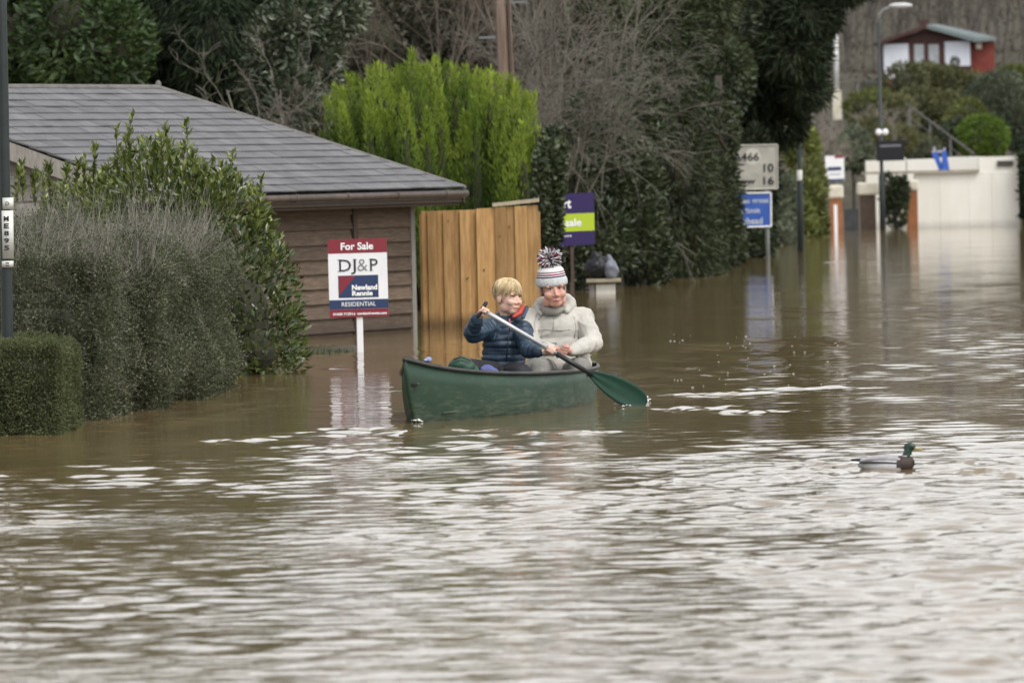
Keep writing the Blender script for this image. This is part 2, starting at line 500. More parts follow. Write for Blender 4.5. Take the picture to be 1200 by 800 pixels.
# ================================================================== hillside behind the street
def ground_h(x, y):
    s = np.clip((y - (150 + 62 * np.clip((x + 2) / 10, 0, 1))), 0, None)
    return -1.2 + 1.45 * np.clip(s / 6, 0, 1) + s * .085 - np.clip(s - 45, 0, 80) * .045 + np.clip(s - 125, 0, None) * .035 + .35 * np.sin(x * .31 + y * .13) * np.clip(s / 20, 0, 1)
MAT_SOIL = M('hill_soil', (.045, .038, .028), (.080, .068, .050), 1.2, .95, .05, 8, c3=(.060, .054, .036))
def build_hill():
    xs = np.concatenate([np.linspace(-400, -40, 14), np.linspace(-36, 60, 90), np.linspace(66, 400, 14)])
    ys = np.concatenate([np.linspace(-300, 140, 6), np.linspace(148, 300, 90), np.linspace(306, 700, 24)])
    X, Y = np.meshgrid(xs, ys)
    Z = ground_h(X, Y) + np.random.default_rng(5).normal(size=X.shape) * .05
    nr, nc = X.shape
    i = np.arange(nr - 1)[:, None] * nc + np.arange(nc - 1)[None]
    f = np.stack([i, i + 1, i + nc + 1, i + nc], 2).reshape(-1, 4)
    tag(link_mesh('hillside', np_mesh('hillside', np.stack([X, Y, Z], 2).reshape(-1, 3), f, True), MAT_SOIL), 'wooded hillside rising behind the flooded street', None, None, 'structure')
build_hill()
def gh(x, y): return float(ground_h(np.array([x], float), np.array([y], float))[0])

# ================================================================== timber shed with slate roof
MAT_BOARD = M('weathered_board', (.088, .057, .036), (.190, .130, .088), 9, .8, .004, 90, (.5, .5, 9), c3=(.12, .088, .064), per_object=.24)
tide_mark(MAT_BOARD, .12, .6)
MAT_LITBOARD = M('lit_weathered_board', (.17, .16, .14), (.29, .275, .25), 9, .8, .004, 90, (.5, .5, 9), per_object=.12)  # gable boards: colour lightened for the sky light falling on that end
MAT_DARKWOOD = M('brown_stained_wood', (.045, .030, .022), (.085, .058, .042), 8, .7, .003, 60, (4, 4, .6))
MAT_GREYWOOD = M('grey_trim', (.16, .148, .132), (.27, .25, .225), 10, .8, .003, 80, (4, 4, .5))
MAT_SLATE = M('roof_slate', (.080, .079, .084), (.150, .146, .148), 3.0, .6, .003, 50, spec=.5, c3=(.112, .110, .114), rvar=.12, per_object=.11)
MAT_RIDGE = M('ridge_cap', (.10, .095, .09), (.17, .16, .15), 9, .8, .004, 60)
MAT_GUTTER = M('brown_gutter', (.055, .038, .030), (.10, .075, .062), 6, .5)
U = Vector((.405, .914, 0)).normalized(); NRM = Vector((U.y, -U.x, 0)); ZU = Vector((0, 0, 1))
E = A(545, 221, 65.5)                       # far eave corner
RH = 2.17; RISE = 1.0                     # plan run and rise of the slope
LQ = math.hypot(RH, RISE); SV, DV = 6.4, 1.4
VS = (-NRM * RH + ZU * RISE) / LQ           # up the slope
PN = U.cross(VS); PN = PN if PN.z > 0 else -PN
def roof_pt(s, q, h=0.0): return E - U * s + VS * q + PN * h
def build_shed():
    base = E - NRM * RH - U * 3.4; base.z = -.6
    sh = thing('timber_shed', 'brown timber shed with low hipped grey slate roof behind the hedge', 'shed', base)
    eave_far2 = E - NRM * 2 * RH; rid0 = roof_pt(RH, LQ); rid1 = roof_pt(SV + DV, LQ)
    e1 = roof_pt(SV, 0); e1b = e1 - NRM * 2 * RH + U * 0
    e2 = E; lo = Vector((0, 0, -.05))
    m = MB()
    for poly in ([e2, rid0, rid1, e1], [e2, eave_far2, rid0], [eave_far2, e1b, rid1, rid0]):
        m.prism([p + lo for p in poly], (0, 0, -.04))
    roof = m.build('roof', MAT_SLATE, sh)
    # slates, course by course
    NCO = 16; g = LQ / NCO; w = .31
    shared = MB().prism([Vector((-w/2 + .002, 0, 0)), Vector((w/2 - .002, 0, 0)), Vector((w/2 - .002, g * 1.25, 0)), Vector((-w/2 + .002, g * 1.25, 0))], (0, 0, .012)).mesh('slate')
    shared.materials.append(MAT_SLATE)
    rg = random.Random(4); rest = MB(); cnt = 0
    base_rot = Matrix((-U, VS, PN)).transposed()           # local x to the left along the eave
    if base_rot.determinant() < 0: base_rot = Matrix((U, VS, PN)).transposed()
    for j in range(NCO):
        q0, q1 = j * g, min((j + 1.25) * g, LQ)
        def lim(q): return q / LQ * RH, SV + DV * q / LQ
        s = -(w / 2 if j % 2 else 0)
        while s < SV + DV:
            a, b = s + .002, s + w - .002; s += w
            (l0, r0), (l1, r1) = lim(q0), lim(q1)
            if b <= l0 or a >= r1: continue
            tilt = .075 + rg.uniform(-.012, .012); lift = .016 + rg.uniform(-.002, .002)
            if a >= l1 and b <= r0 and q1 < LQ and cnt < 290:
                o = link_mesh('slate', shared, None, roof)
                o.location = roof_pt((a + b) / 2, q0, lift) - base
                o.rotation_euler = (base_rot @ Matrix.Rotation(-tilt, 3, 'X')).to_euler(); cnt += 1
            else:
                a0, b0, a1, b1 = max(a, l0), min(b, r0), max(a, l1), min(b, r1)
                if b0 <= a0: b0 = a0 + .001
                if b1 <= a1: a1 = b1 = (a1 + b1) / 2; b1 += .001
                dh = -math.sin(tilt) * (q1 - q0)
                poly = [roof_pt(a0, q0, lift), roof_pt(b0, q0, lift), roof_pt(b1, q1, lift + dh), roof_pt(a1, q1, lift + dh)]
                if cnt < 290:
                    MB().prism(poly, PN * .012).build('slate', MAT_SLATE, roof); cnt += 1
                else: rest.prism(poly, PN * .012)
    if rest.v: tag(rest.build('roof_slates', MAT_SLATE, roof), kind='stuff')
    c = MB(); c.tube([rid0 + ZU * .015, rid1 + ZU * .015], .032, 8); c.tube([E + ZU * .005, rid0 + ZU * .015], .028, 8); c.ball(rid0 + ZU * .04, (.03, .03, .05), n=8, m=6)
    c.build('ridge_capping', MAT_RIDGE, roof)
    # walls
    wl0 = E - NRM * .40 - U * .42; wl0.z = -.6
    depth = 2 * (RH - .40); wlen = SV - .75
    top = E.z - .02
    def wall(p, d, L, th, n, z1, name='wall'):
        m = MB(); q = [p, p + d * L, p + d * L - n * th, p - n * th]
        m.hexa([Vector((k.x, k.y, -.6)) for k in q], [Vector((k.x, k.y, z1)) for k in q]); return m.build(name, MAT_DARKWOOD, sh)
    wall(wl0 - U * 0.05, -U, wlen, .08, NRM, top, 'front_wall')
    wall(wl0 - NRM * .09, -NRM, depth - .1, .08, U, top - .1, 'end_wall')
    wall(wl0 - NRM * depth, -U, wlen, .08, -NRM, top, 'back_wall')
    bh = .137
    posts = [.02, 1.32, 3.1, 4.9]
    for i in range(-3, 9):
        z = i * bh + .03
        for k in range(len(posts)):
            s0 = posts[k] + .05; s1 = (posts[k + 1] - .05) if k + 1 < len(posts) else wlen
            a, b = wl0 - U * s0, wl0 - U * s1
            jig = rg.uniform(-.004, .004)
            z0, z1 = z + jig, min(z + bh + .02 + jig, top)
            def at(p, o, zz): return Vector((p.x, p.y, zz)) + NRM * o
            MB().hexa([at(a, .004, z0), at(b, .004, z0), at(b, .046, z0), at(a, .046, z0)], [at(a, .004, z1), at(b, .004, z1), at(b, .011, z1), at(a, .011, z1)]).build('board', MAT_BOARD, sh)
    for k, s in enumerate(posts):
        p = wl0 - U * s + NRM * (.028 if k else .02); 
        rot = Matrix.Rotation(math.atan2(U.y, U.x), 3, 'Z')
        MB().box((p.x, p.y, (top - .6) / 2), (.09, .055, top + .6), rot).build('corner_post' if k == 0 else 'post', MAT_GREYWOOD if k == 0 else MAT_DARKWOOD, sh, bevel=.004)
    # the far end, past the corner: soffit, fascia, gutter
    rot = Matrix.Rotation(math.atan2(U.y, U.x), 3, 'Z')
    f = MB()
    pa, pb = roof_pt(-.0, 0), roof_pt(SV, 0); mid = (pa + pb) / 2
    f.box(mid + Vector((0, 0, -.08)) - NRM * .03, ((pa - pb).length, .022, .10), rot)
    f.build('fascia', MAT_DARKWOOD, sh)
    f = MB(); p2 = (pa + eave_far2) / 2; f.box(p2 + Vector((0, 0, -.08)) - U * .02, (.022, 2 * RH, .11), rot); f.build('fascia', MAT_GUTTER, sh)
    f = MB(); f.hexa([p + Vector((0, 0, -.155)) for p in (pa - NRM*.05 - U*.04, pb - NRM*.05, pb - NRM * .40, pa - NRM * .40 - U*.04)], [p + Vector((0, 0, -.135)) for p in (pa - NRM*.05 - U*.04, pb - NRM*.05, pb - NRM * .40, pa - NRM * .40 - U*.04)]); f.build('soffit', MAT_DARKWOOD, sh)
    gm = MB(); gm.tube([pa + NRM * .02 + ZU * -.045 - U * .02, pb + NRM * .02 + ZU * -.045], .033, 10)
    gu = gm.build('gutter', MAT_GUTTER, sh, smooth=True)
    for s in (.5, 1.6, 2.7, 3.8, 4.9):
        MB().tube([roof_pt(s - .02, 0) + NRM * .02 - ZU * .045, roof_pt(s + .02, 0) + NRM * .02 - ZU * .045], .038, 10).build('bracket', MAT_GUTTER, gu)
    # near gable: boards under a barge board
    gdir = (rid1 - e1); gdir.z = 0; gl = gdir.length; gdir.normalize()
    gn = Vector((gdir.y, -gdir.x, 0)); gn = gn if gn.y < 0 else -gn
    start = e1 + U * .16; start.z = 0
    for i in range(0, 17):
        z = .1 + i * .137
        def t_at(zz): return max(0.42, (zz + .12 - e1.z) / RISE * gl)
        t0, t1 = t_at(z + .13), gl * 2 - t_at(z + .13)
        if t1 <= t0 + .1: break
        a, b = start + gdir * t0, start + gdir * t1
        def at(p, o, zz): return Vector((p.x, p.y, zz)) + gn * o
        MB().hexa([at(a, .0, z), at(b, .0, z), at(b, .034, z), at(a, .034, z)], [at(a, .0, z + .155), at(b, .0, z + .155), at(b, .010, z + .155), at(a, .010, z + .155)]).build('board', MAT_LITBOARD, sh)
    for sgn in (0, 1):
        p0 = e1 + gn * .03; p1 = rid1 + gn * .03
        if sgn: p0 = e1 + gdir * 2 * gl + gn * .03
        d = Vector((0, 0, -.17))
        m = MB(); m.hexa([p0 + d, p1 + d, p1 + d - gn * .03, p0 + d - gn * .03], [p0 - ZU * .01, p1 - ZU * .01, p1 - ZU * .01 - gn * .03, p0 - ZU * .01 - gn * .03])
        m.build('barge_board', MAT_GREYWOOD, sh)
    m = MB(); q0 = start - gn * .02
    m.prism([Vector((q0.x, q0.y, -.6)) + gdir * .42, Vector((q0.x, q0.y, -.6)) + gdir * (2 * gl - .42), Vector((q0.x, q0.y, e1.z)) + gdir * (2 * gl - .42), Vector((q0.x, q0.y, e1.z + RISE - .2)) + gdir * gl, Vector((q0.x, q0.y, e1.z)) + gdir * .42], -gn * .05)
    m.build('gable_wall', MAT_DARKWOOD, sh)
build_shed()

# ================================================================== wooden fence
MAT_FENCE = M('new_fence_board', (.29, .165, .058), (.47, .30, .12), 5, .75, .002, 70, (7, 7, .7), c3=(.385, .225, .092), per_object=.26)
tide_mark(MAT_FENCE, .10, .42)
MAT_KNOT = M('knot', (.15, .075, .03), None, rough=.8)
MAT_CAP = M('fence_cap', (.30, .24, .17), (.45, .38, .28), 8, .8)
def build_fence():
    d = 65.9; rg = random.Random(8)
    L0 = A(493, 247, d); root = thing('wooden_fence', 'orange brown close board fence between the shed and the ivy', 'fence', (L0.x, d, -.6))
    xs = [493, 502.5, 512, 521, 531, 540.5, 550, 560, 571, 582, 593, 605, 617, 630]
    for i in range(len(xs) - 1):
        x0, x1 = xs[i], xs[i + 1]
        right = x0 >= 560
        py = 247.5 - (x0 - 493) * .03 if not right else 244.5 - (x0 - 560) * .06
        a, b = A(x0 + .3, py, d), A(x1 - .3, py - (x1 - x0) * (.06 if right else .02), d)
        y0 = d + (.0 if i % 2 else .024) - (.02 if right else 0)
        th = .018
        o = MB().hexa([V(a.x - .02 * (1 if i % 2 else 0), y0, -.6), V(b.x + .004, y0 - .006, -.6), V(b.x + .004, y0 + th, -.6), V(a.x, y0 + th, -.6)],
                  [V(a.x - .02 * (1 if i % 2 else 0), y0, a.z), V(b.x + .004, y0 - .006, b.z), V(b.x + .004, y0 + th, b.z), V(a.x, y0 + th, a.z)]).build('board', MAT_FENCE, root)
        k = MB()
        for q in range(rg.choice((0, 1, 1, 2))):
            kx = rg.uniform(a.x + .02, b.x - .02); kz = rg.uniform(.1, a.z - .1); r = rg.uniform(.005, .011)
            k.lathe([(r, -.001), (r, .001)], (kx, y0 - .0075, kz), 8, Matrix.Rotation(R(90), 3, 'X') @ Matrix.Diagonal((1, 1.4, 1)).to_3x3())
        k.build('knot', MAT_KNOT, o)
    a, b = A(577, 242.5, d - .03), A(632, 236.5, d - .03)
    MB().hexa([a, b, b + V(0, .09, 0), a + V(0, .09, 0)], [a + V(0, 0, .035), b + V(0, 0, .035), b + V(0, .09, .035), a + V(0, .09, .035)]).build('cap_rail', MAT_CAP, root)
    for px in (496, 561, 628):
        p = A(px, 250, d + .07); MB().box((p.x, p.y, .25), (.08, .08, 1.7)).build('post', MAT_FENCE, root)
    for z in (.25, .85):
        a, b = A(494, 300, d + .04), A(630, 300, d + .04); MB().box(((a.x + b.x) / 2, d + .045, z), (b.x - a.x, .04, .08)).build('rail', MAT_FENCE, root)
build_fence()

# ================================================================== estate agent board
MAT_WHITE = M('white_board', (.78, .78, .80), (.70, .70, .72), 4, .45)
MAT_MAROON = M('maroon_print', (.20, .022, .035), None, rough=.45)
MAT_NAVY = M('navy_print', (.022, .040, .105), None, rough=.45)
MAT_BLACKP = M('black_print', (.02, .02, .025), None, rough=.5)
MAT_WPRINT = M('white_print', (.82, .82, .82), None, rough=.5)
def build_sign():
    d = 57.6
    bl, br, tl = A(386.5, 372.5, d), A(455.5, 370.5, d), A(382.5, 281, d)
    r = (br - bl); w = r.length; r.normalize(); up = (tl - bl); h = up.length; up = (up - r * up.dot(r)).normalized()
    n = r.cross(up)
    base = W(421, 412); base.y = d
    root = thing('sale_board', 'white maroon and navy for sale board on a white post in front of the shed', 'sign', (base.x, d + .04, -.6))
    def P(u, v, o=0.0): return bl + r * (u * w) + up * (v * h) + n * o
    MB().hexa([P(0, 0, -.006), P(1, 0, -.006), P(1, 0, 0), P(0, 0, 0)], [P(0, 1, -.006), P(1, 1, -.006), P(1, 1, 0), P(0, 1, 0)]).build('board', MAT_WHITE, root)
    def patch(poly, mat, name, o=.0015):
        m = MB(); m.prism([P(u, v, .0008) for u, v in poly], n * (o - .0008)); return m.build(name, mat, root)
    R4 = lambda a, b, c, e: [(a, b), (c, b), (c, e), (a, e)]
    patch(R4(0, .82, 1, 1), MAT_MAROON, 'maroon_band')
    patch(R4(0, 0, 1, .105), MAT_MAROON, 'maroon_band')
    patch(R4(0, .107, 1, .225), MAT_NAVY, 'navy_band')
    patch([(.16, .25), (.84, .25), (.84, .535), (.48, .535), (.16, .535)], MAT_NAVY, 'logo_panel')
    patch([(.17, .28), (.45, .525), (.17, .525)], MAT_MAROON, 'logo_triangle', .0025)
    def t(body, u, v, tw, th, mat, bold=0.0): return text_on(body, P(u, v), r, up, tw * w, th * h, mat, root, bold=bold, lift=.003)
    t('For Sale', .495, .908, .55, .095, MAT_WPRINT, .025)
    for ch, u, tw in (('D', .285, .20), ('J', .425, .085), ('P', .775, .13)): t(ch, u, .665 - (.02 if ch == 'J' else 0), tw, .15 + (.04 if ch == 'J' else 0), MAT_BLACKP)
    t('&', .58, .665, .17, .15, M('grey_print', (.18, .18, .19), None, rough=.5), -.012)
    sf = MB()
    for u, v, tw in ((.19, .74, .06), (.19, .592, .06), (.455, .74, .07), (.725, .74, .06), (.725, .592, .06)):
        c = P(u, v, .0035); sf.hexa([c - r * tw * w / 2 - up * .002, c + r * tw * w / 2 - up * .002, c + r * tw * w / 2 - up * .002 + n * .001, c - r * tw * w / 2 - up * .002 + n * .001], [c - r * tw * w / 2 + up * .002, c + r * tw * w / 2 + up * .002, c + r * tw * w / 2 + up * .002 + n * .001, c - r * tw * w / 2 + up * .002 + n * .001])
    sf.build('lettering', MAT_BLACKP, root)
    t('Newland', .605, .38, .43, .07, MAT_WPRINT, .04)
    t('Rennie', .565, .305, .35, .065, MAT_WPRINT, .04)
    t('RESIDENTIAL', .5, .168, .58, .055, MAT_WPRINT, .0)
    t('01600 712916', .245, .045, .38, .034, MAT_WPRINT, .03)
    t('newlandrennie.com', .72, .047, .50, .034, MAT_WPRINT, .03)
    p = A(421.5, 372, d + .035)
    MB().box((p.x, d + .032, (1.0 - .6) / 2 - .05), (.052, .045, 1.5)).build('post', MAT_WHITE, root, bevel=.004)
build_sign()

# ================================================================== lamp post beside the hedge
MAT_POST = M('dark_green_paint', (.011, .017, .017), (.020, .028, .028), 6, .45, .001, 60)
MAT_LABEL = M('label_plate', (.62, .62, .58), (.48, .48, .44), 14, .5)
def build_near_post():
    d = 41.8
    b0, t0 = A(9, 408, d), A(2, 0, d)
    ax = (t0 - b0).normalized()
    base = b0 - ax * (b0.z + .7)
    root = thing('lamp_post', 'dark green lamp post with white plate behind the low clipped hedge', 'lamp post', base)
    MB().tube([base, b0 + ax * .0, b0 + ax * 2.0, b0 + ax * 3.2], [.038, .037, .031, .027], 14).build('shaft', MAT_POST, root, smooth=True)
    MB().tube([b0 + ax * 3.2, b0 + ax * 3.5 + V(.1, 0, 0), b0 + ax * 3.62 + V(.45, 0, 0)], .024, 10).build('bracket_arm', MAT_POST, root, smooth=True)
    MB().box(b0 + ax * 3.6 + V(.7, 0, 0), (.55, .2, .1)).build('lamp_head', MAT_LABEL, root, bevel=.03)
    r = V(1, 0, 0)
    for y0, y1, body in ((231, 246, None), (246, 304, 'ME895'), (305, 314, None)):
        a, b = A(8.2, y0, d - .045), A(9.2, y1, d - .045); c = (a + b) / 2; hgt = (a - b).length
        rad = .041
        m = MB(); n = 8
        ring = [(math.sin((k / n - .5) * 2.0) * rad, -math.cos((k / n - .5) * 2.0) * rad) for k in range(n + 1)]
        cc = c + V(0, .045, 0)
        v = [cc + V(x, y, 0) + ax * z for z in (-hgt / 2 + .004, hgt / 2 - .004) for x, y in ring]
        m.add(v, [(k, k + 1, k + n + 2, k + n + 1) for k in range(n)])
        pl = m.build('number_plate', MAT_LABEL, root, smooth=True); sm = pl.modifiers.new('s', 'SOLIDIFY'); sm.thickness = .003; sm.offset = 1
        if body:
            for k, ch in enumerate(body):
                text_on(ch, A(8.0 + .12 * k, 256 + k * 8.6, d) + V(0, -.0455, 0), r, ax, .032, .030, MAT_BLACKP, root, bold=.03, lift=.001)
        else: text_on('D' if y0 < 240 else '=', c + V(0, -.0005, 0), r, ax, .022, .022, MAT_BLACKP, root, lift=.001)
build_near_post()
# ================================================================== hedges and shrubs on the near bank
MAT_WOOD = M('twig_bark', (.050, .038, .028), (.095, .075, .058), 12, .9)
MAT_GREYTWIG = M('grey_twig', (.095, .087, .070), (.20, .185, .155), 10, .9)
MAT_PALEWISP = M('pale_wisp', (.16, .15, .125), (.30, .285, .245), 10, .9)
MAT_TRUNK = M('bark', (.036, .030, .024), (.080, .068, .055), 6, .9, .01, 30, (3, 3, .6))
MAT_CORE = M('dark_core', (.022, .024, .014), (.046, .044, .026), 9, .95)  # dark colour of the added solid cores, standing for the dim inside
LF_BOX = LEAF('small_hedge_leaf', (.046, .058, .024), (.095, .110, .050), (.165, .178, .09), .8, .3, spec=.12, pos=(.05, .5, .98))
LF_TALL = LEAF('grey_hedge_leaf', (.038, .048, .022), (.102, .116, .064), (.235, .235, .17), .8, .3, spec=.12, pos=(.05, .5, .98))
LF_LAUREL = LEAF('laurel_leaf', (.022, .038, .010), (.095, .128, .026), (.24, .28, .075), .24, .2, spec=.6, pos=(.1, .6, .97))
def box_blobs(x0, x1, y0, y1, z0, z1, r, rng, jit=.12):
    """rounded lumps filling a clipped hedge"""
    out = []
    nx, ny, nz = max(1, round((x1 - x0) / (1.5 * r))), max(1, round((y1 - y0) / (1.5 * r))), max(1, round((z1 - z0) / (1.5 * r)))
    for i in range(nx):
        for j in range(ny):
            for k in range(nz):
                f = lambda a, b, q, n: (a + r) + (b - a - 2 * r) * (q / (n - 1) if n > 1 else .5)
                out.append((f(x0, x1, i, nx) + rng.normal() * jit * r, f(y0, y1, j, ny) + rng.normal() * jit * r, f(z0, z1, k, nz) + rng.normal() * jit * r * .6, r * 1.04, r * 1.04, r * 1.04))
    return out
def box_shell(boxes, n, rng, lump, depth, edge=.30):
    """points in the outer layer of rounded, lumpy boxes (x0,x1,y0,y1,z0,z1): front, right side and top, fewer elsewhere"""
    P, D = [], []
    ar = [(b[1]-b[0])*(b[5]-b[4]) + (b[3]-b[2])*(b[5]-b[4]) + (b[1]-b[0])*(b[3]-b[2]) for b in boxes]; tot = sum(ar)
    for b, a in zip(boxes, ar):
        k = int(n * a / tot); x0, x1, y0, y1, z0, z1 = b
        w = np.array([2.2*(x1-x0)*(z1-z0), (y1-y0)*(z1-z0), .6*(x1-x0)*(y1-y0), .25*(y1-y0)*(z1-z0), .25*(x1-x0)*(z1-z0)]); f = rng.choice(5, k, p=w/w.sum())
        p = np.stack([x0 + (x1-x0)*rng.random(k), y0 + (y1-y0)*rng.random(k), z0 + (z1-z0)*rng.random(k)], 1)
        p[f == 0, 1] = y0; p[f == 1, 0] = x1; p[f == 2, 2] = z1; p[f == 3, 0] = x0; p[f == 4, 1] = y1
        c = np.array([(x0+x1)/2, (y0+y1)/2, (z0+z1)/2]); h = np.array([x1-x0, y1-y0, z1-z0]) / 2
        rr = min(edge, h.min() * .8)                       # round the edges
        q = np.clip(p, c - h + rr, c + h - rr); d = unit(p - q + 1e-9)
        p = q + d * rr
        n2 = clump_noise(p * np.array([1, 1, .2]), np.random.default_rng(19), 2.2); p[:, 2] += lump * 2.2 * (n2 - .55) * np.clip((p[:, 2] - .3) / (z1 - .3), 0, 1)
        p = p + d * (lump * (clump_noise(p, np.random.default_rng(17), 4.5) - .6) * 2 + lump * .6 * (clump_noise(p, np.random.default_rng(18), 13) - .5))[:, None] - d * (depth * rng.random(k) ** 1.3)[:, None]
        ok = p[:, 2] > -.1
        for o in boxes:
            if o is not b:
                m = .10; ok &= ~((p[:,0] > o[0]+m) & (p[:,0] < o[1]-m) & (p[:,1] > o[2]+m) & (p[:,1] < o[3]-m) & (p[:,2] < o[5]-m))
        P.append(p[ok]); D.append(d[ok])
    return np.concatenate(P), np.concatenate(D)
def hedge(name, label, boxes, n, size, mat, seed, loc, twigs=0, twig_len=.25, lump=.05, depth=.07, aspect=.55, ttop=.2):
    rng = np.random.default_rng(seed)
    root = thing(name, label, 'hedge', loc)
    p, d = box_shell(boxes, n, rng, lump, depth, .30 if lump > .05 else .09)
    cl = clump_noise(p, rng, 9) * .5 + clump_noise(p, rng, 26) * .5
    rnd = np.clip(.55 * rng.random(len(p)) + .5 * cl - .05, 0, 1)
    leaf_cloud('foliage', p, d * .5 + rng.normal(size=p.shape) * .6 + np.array([0, 0, .25]), size * (.6 + .8 * rng.random(len(p))), size * aspect, mat, root, rng, rnd=rnd, flat=True)
    m = MB(); k = lump * 1.7 + depth + .02
    for x0, x1, y0, y1, z0, z1 in boxes: m.box(((x0+x1)/2, (y0+y1)/2, (z0+z1)/2 - k/2), (x1-x0-2*k, y1-y0-2*k, z1-z0-k))
    m.build('dark_core', MAT_CORE, root, bevel=.12)  # solid dark filler added behind the leaves so the hedge is not see-through
    if twigs:
        i = np.where((d[:, 2] > .25))[0]; i = rng.choice(i, twigs)
        T = twig_lines(p[i] - d[i] * .08, d[i] * .4 + rng.normal(size=(twigs, 3)) * .5 + np.array([0, 0, .55]), twig_len * (.35 + rng.random(twigs)), rng, 4, .22)
        tubes_mesh('twig', T, np.full((twigs, 4), .0015) * np.linspace(1.3, .5, 4), MAT_GREYTWIG, root)
        j = np.where((d[:, 2] <= .4))[0]; j = rng.choice(j, twigs)
        T2 = twig_lines(p[j], d[j] * .6 + rng.normal(size=(twigs, 3)) * .5 + np.array([0, 0, .4]), twig_len * .45 * (.3 + rng.random(twigs)), rng, 4, .22)
        tubes_mesh('twig', T2, np.full((twigs, 4), .0012) * np.linspace(1.3, .5, 4), MAT_GREYTWIG, root)
        if lump > .05:                                # long bare wisps standing out of the top
            i = rng.choice(np.where(d[:, 2] > .3)[0], 1500)
            T3 = twig_lines(p[i] - d[i] * .05, rng.normal(size=(1500, 3)) * .28 + np.array([.18, 0, 1.0]), .16 + .34 * rng.random(1500) ** 2, rng, 5, .10)
            tubes_mesh('wisp', T3, np.full((1500, 5), .0017) * np.linspace(1.2, .5, 5), MAT_PALEWISP, root)
        q = np.concatenate([T[:, 1:].reshape(-1, 3), T2[:, 2:].reshape(-1, 3)]); q = np.repeat(q, 2, 0) + rng.normal(size=(len(q) * 2, 3)) * .008
        leaf_cloud('tip_leaves', q, rng.normal(size=q.shape) + np.array([0, 0, .5]), size * .8, size * aspect * .8, mat, root, rng, flat=True)
    return root
hedge('low_hedge', 'low square clipped dark hedge at the foot of the lamp post', [(-3.3, -2.69, 40.4, 42.2, -.3, .54)], 66000, .0178, LF_BOX, 1, (-3.6, 41.2, -.6), 700, .05, lump=.025, depth=.06)
hedge('tall_hedge', 'tall loose grey green hedge with wispy twigs behind the low hedge', [(-3.6, -2.47, 42.7, 44.6, -.3, 1.00), (-3.7, -2.26, 44.3, 46.2, -.3, 1.08), (-3.8, -2.07, 46.0, 49.6, -.3, 1.14)], 185000, .0225, LF_TALL, 2, (-3.4, 46, -.6), 3900, .25, lump=.12, depth=.10)

def leafy_shrub(name, label, blobs, n, leaf, mat, seed, loc, shoots=(), aspect=.40, cat='shrub', group=None, up=.5, inner=.6, trunk=True, clump=3.0):
    rng = np.random.default_rng(seed)
    root = thing(name, label, cat, loc, 0, group)
    p, d = shell_points(blobs, n, rng, inner, 1.08, -.1)
    cl = clump_noise(p, rng, clump)
    keep = rng.random(len(p)) < .45 + .75 * cl
    p, d, cl = p[keep], d[keep], cl[keep]
    rnd = np.clip(.62 * rng.random(len(p)) + .42 * cl - .03, 0, 1)
    leaf_cloud('foliage', p, d + rng.normal(size=p.shape) * .55 + np.array([0, 0, up]), leaf * (.65 + .7 * rng.random(len(p))), leaf * aspect, mat, root, rng, rnd=rnd, bend=.15)
    B = np.array(blobs)
    L0 = np.array(loc); st = []; dr = []; ln = []
    for b in B:
        v = b[:3] - L0; st.append(L0 + rng.normal(size=3) * .1 * np.array([1, 1, 0])); dr.append(v); ln.append(np.linalg.norm(v) * 1.05)
    if trunk:
        br = branching(np.array(st), np.array(dr), np.array(ln), np.full(len(B), .035), rng, 1, [7], .45, .7)
        for k, (P, rad) in enumerate(br): tubes_mesh('stem' if k == 0 else 'branch', P, rad, MAT_WOOD, root, 5 if k == 0 else 3)
    for b_ in blobs: core(MB(), [b_], inner * .70).build('dark_core', MAT_CORE, root)
    if len(shoots):
        S = np.array(shoots, float)                      # x y z0 height
        T = twig_lines(S[:, :3], np.tile([0.03, 0, 1.0], (len(S), 1)) + rng.normal(size=(len(S), 3)) * .10, S[:, 3], rng, 7, .05)
        tubes_mesh('shoot', T, np.full((len(S), 7), .006) * np.linspace(1, .5, 7), MAT_WOOD, root, 4)
        per = 40
        i = np.repeat(np.arange(len(S)), per); t = rng.random(len(i)) ** .8 * 5.99; i0 = t.astype(int); fr = (t - i0)[:, None]
        q = T[i, i0] * (1 - fr) + T[i, i0 + 1] * fr
        a = rng.random(len(i)) * 6.283
        leaf_cloud('shoot_leaves', q, np.stack([np.cos(a) * .6, np.sin(a) * .6, np.full(len(i), .95)], 1) + rng.normal(size=(len(i), 3)) * .2, leaf * (.7 + .5 * rng.random(len(i))), leaf * aspect, mat, root, rng, rnd=np.clip(.25 + .75 * rng.random(len(i)), 0, 1), bend=.1)
    return root
lb = [(-3.75, 53.0, .52, .55, .7, .66), (-3.25, 53.2, .74, .52, .7, .76), (-2.75, 52.6, 1.02, .5, .7, .74), (-2.33, 52.4, .80, .5, .7, .76), (-2.05, 52.0, .45, .42, .6, .66), (-1.98, 51.9, .18, .36, .6, .42), (-2.5, 52.0, .35, .6, .6, .6), (-3.4, 52.6, .35, .8, .7, .6)]
def shoot_at(px, py, d, h): 
    p = A(px, py, d); return (p.x, p.y, p.z - h, h)
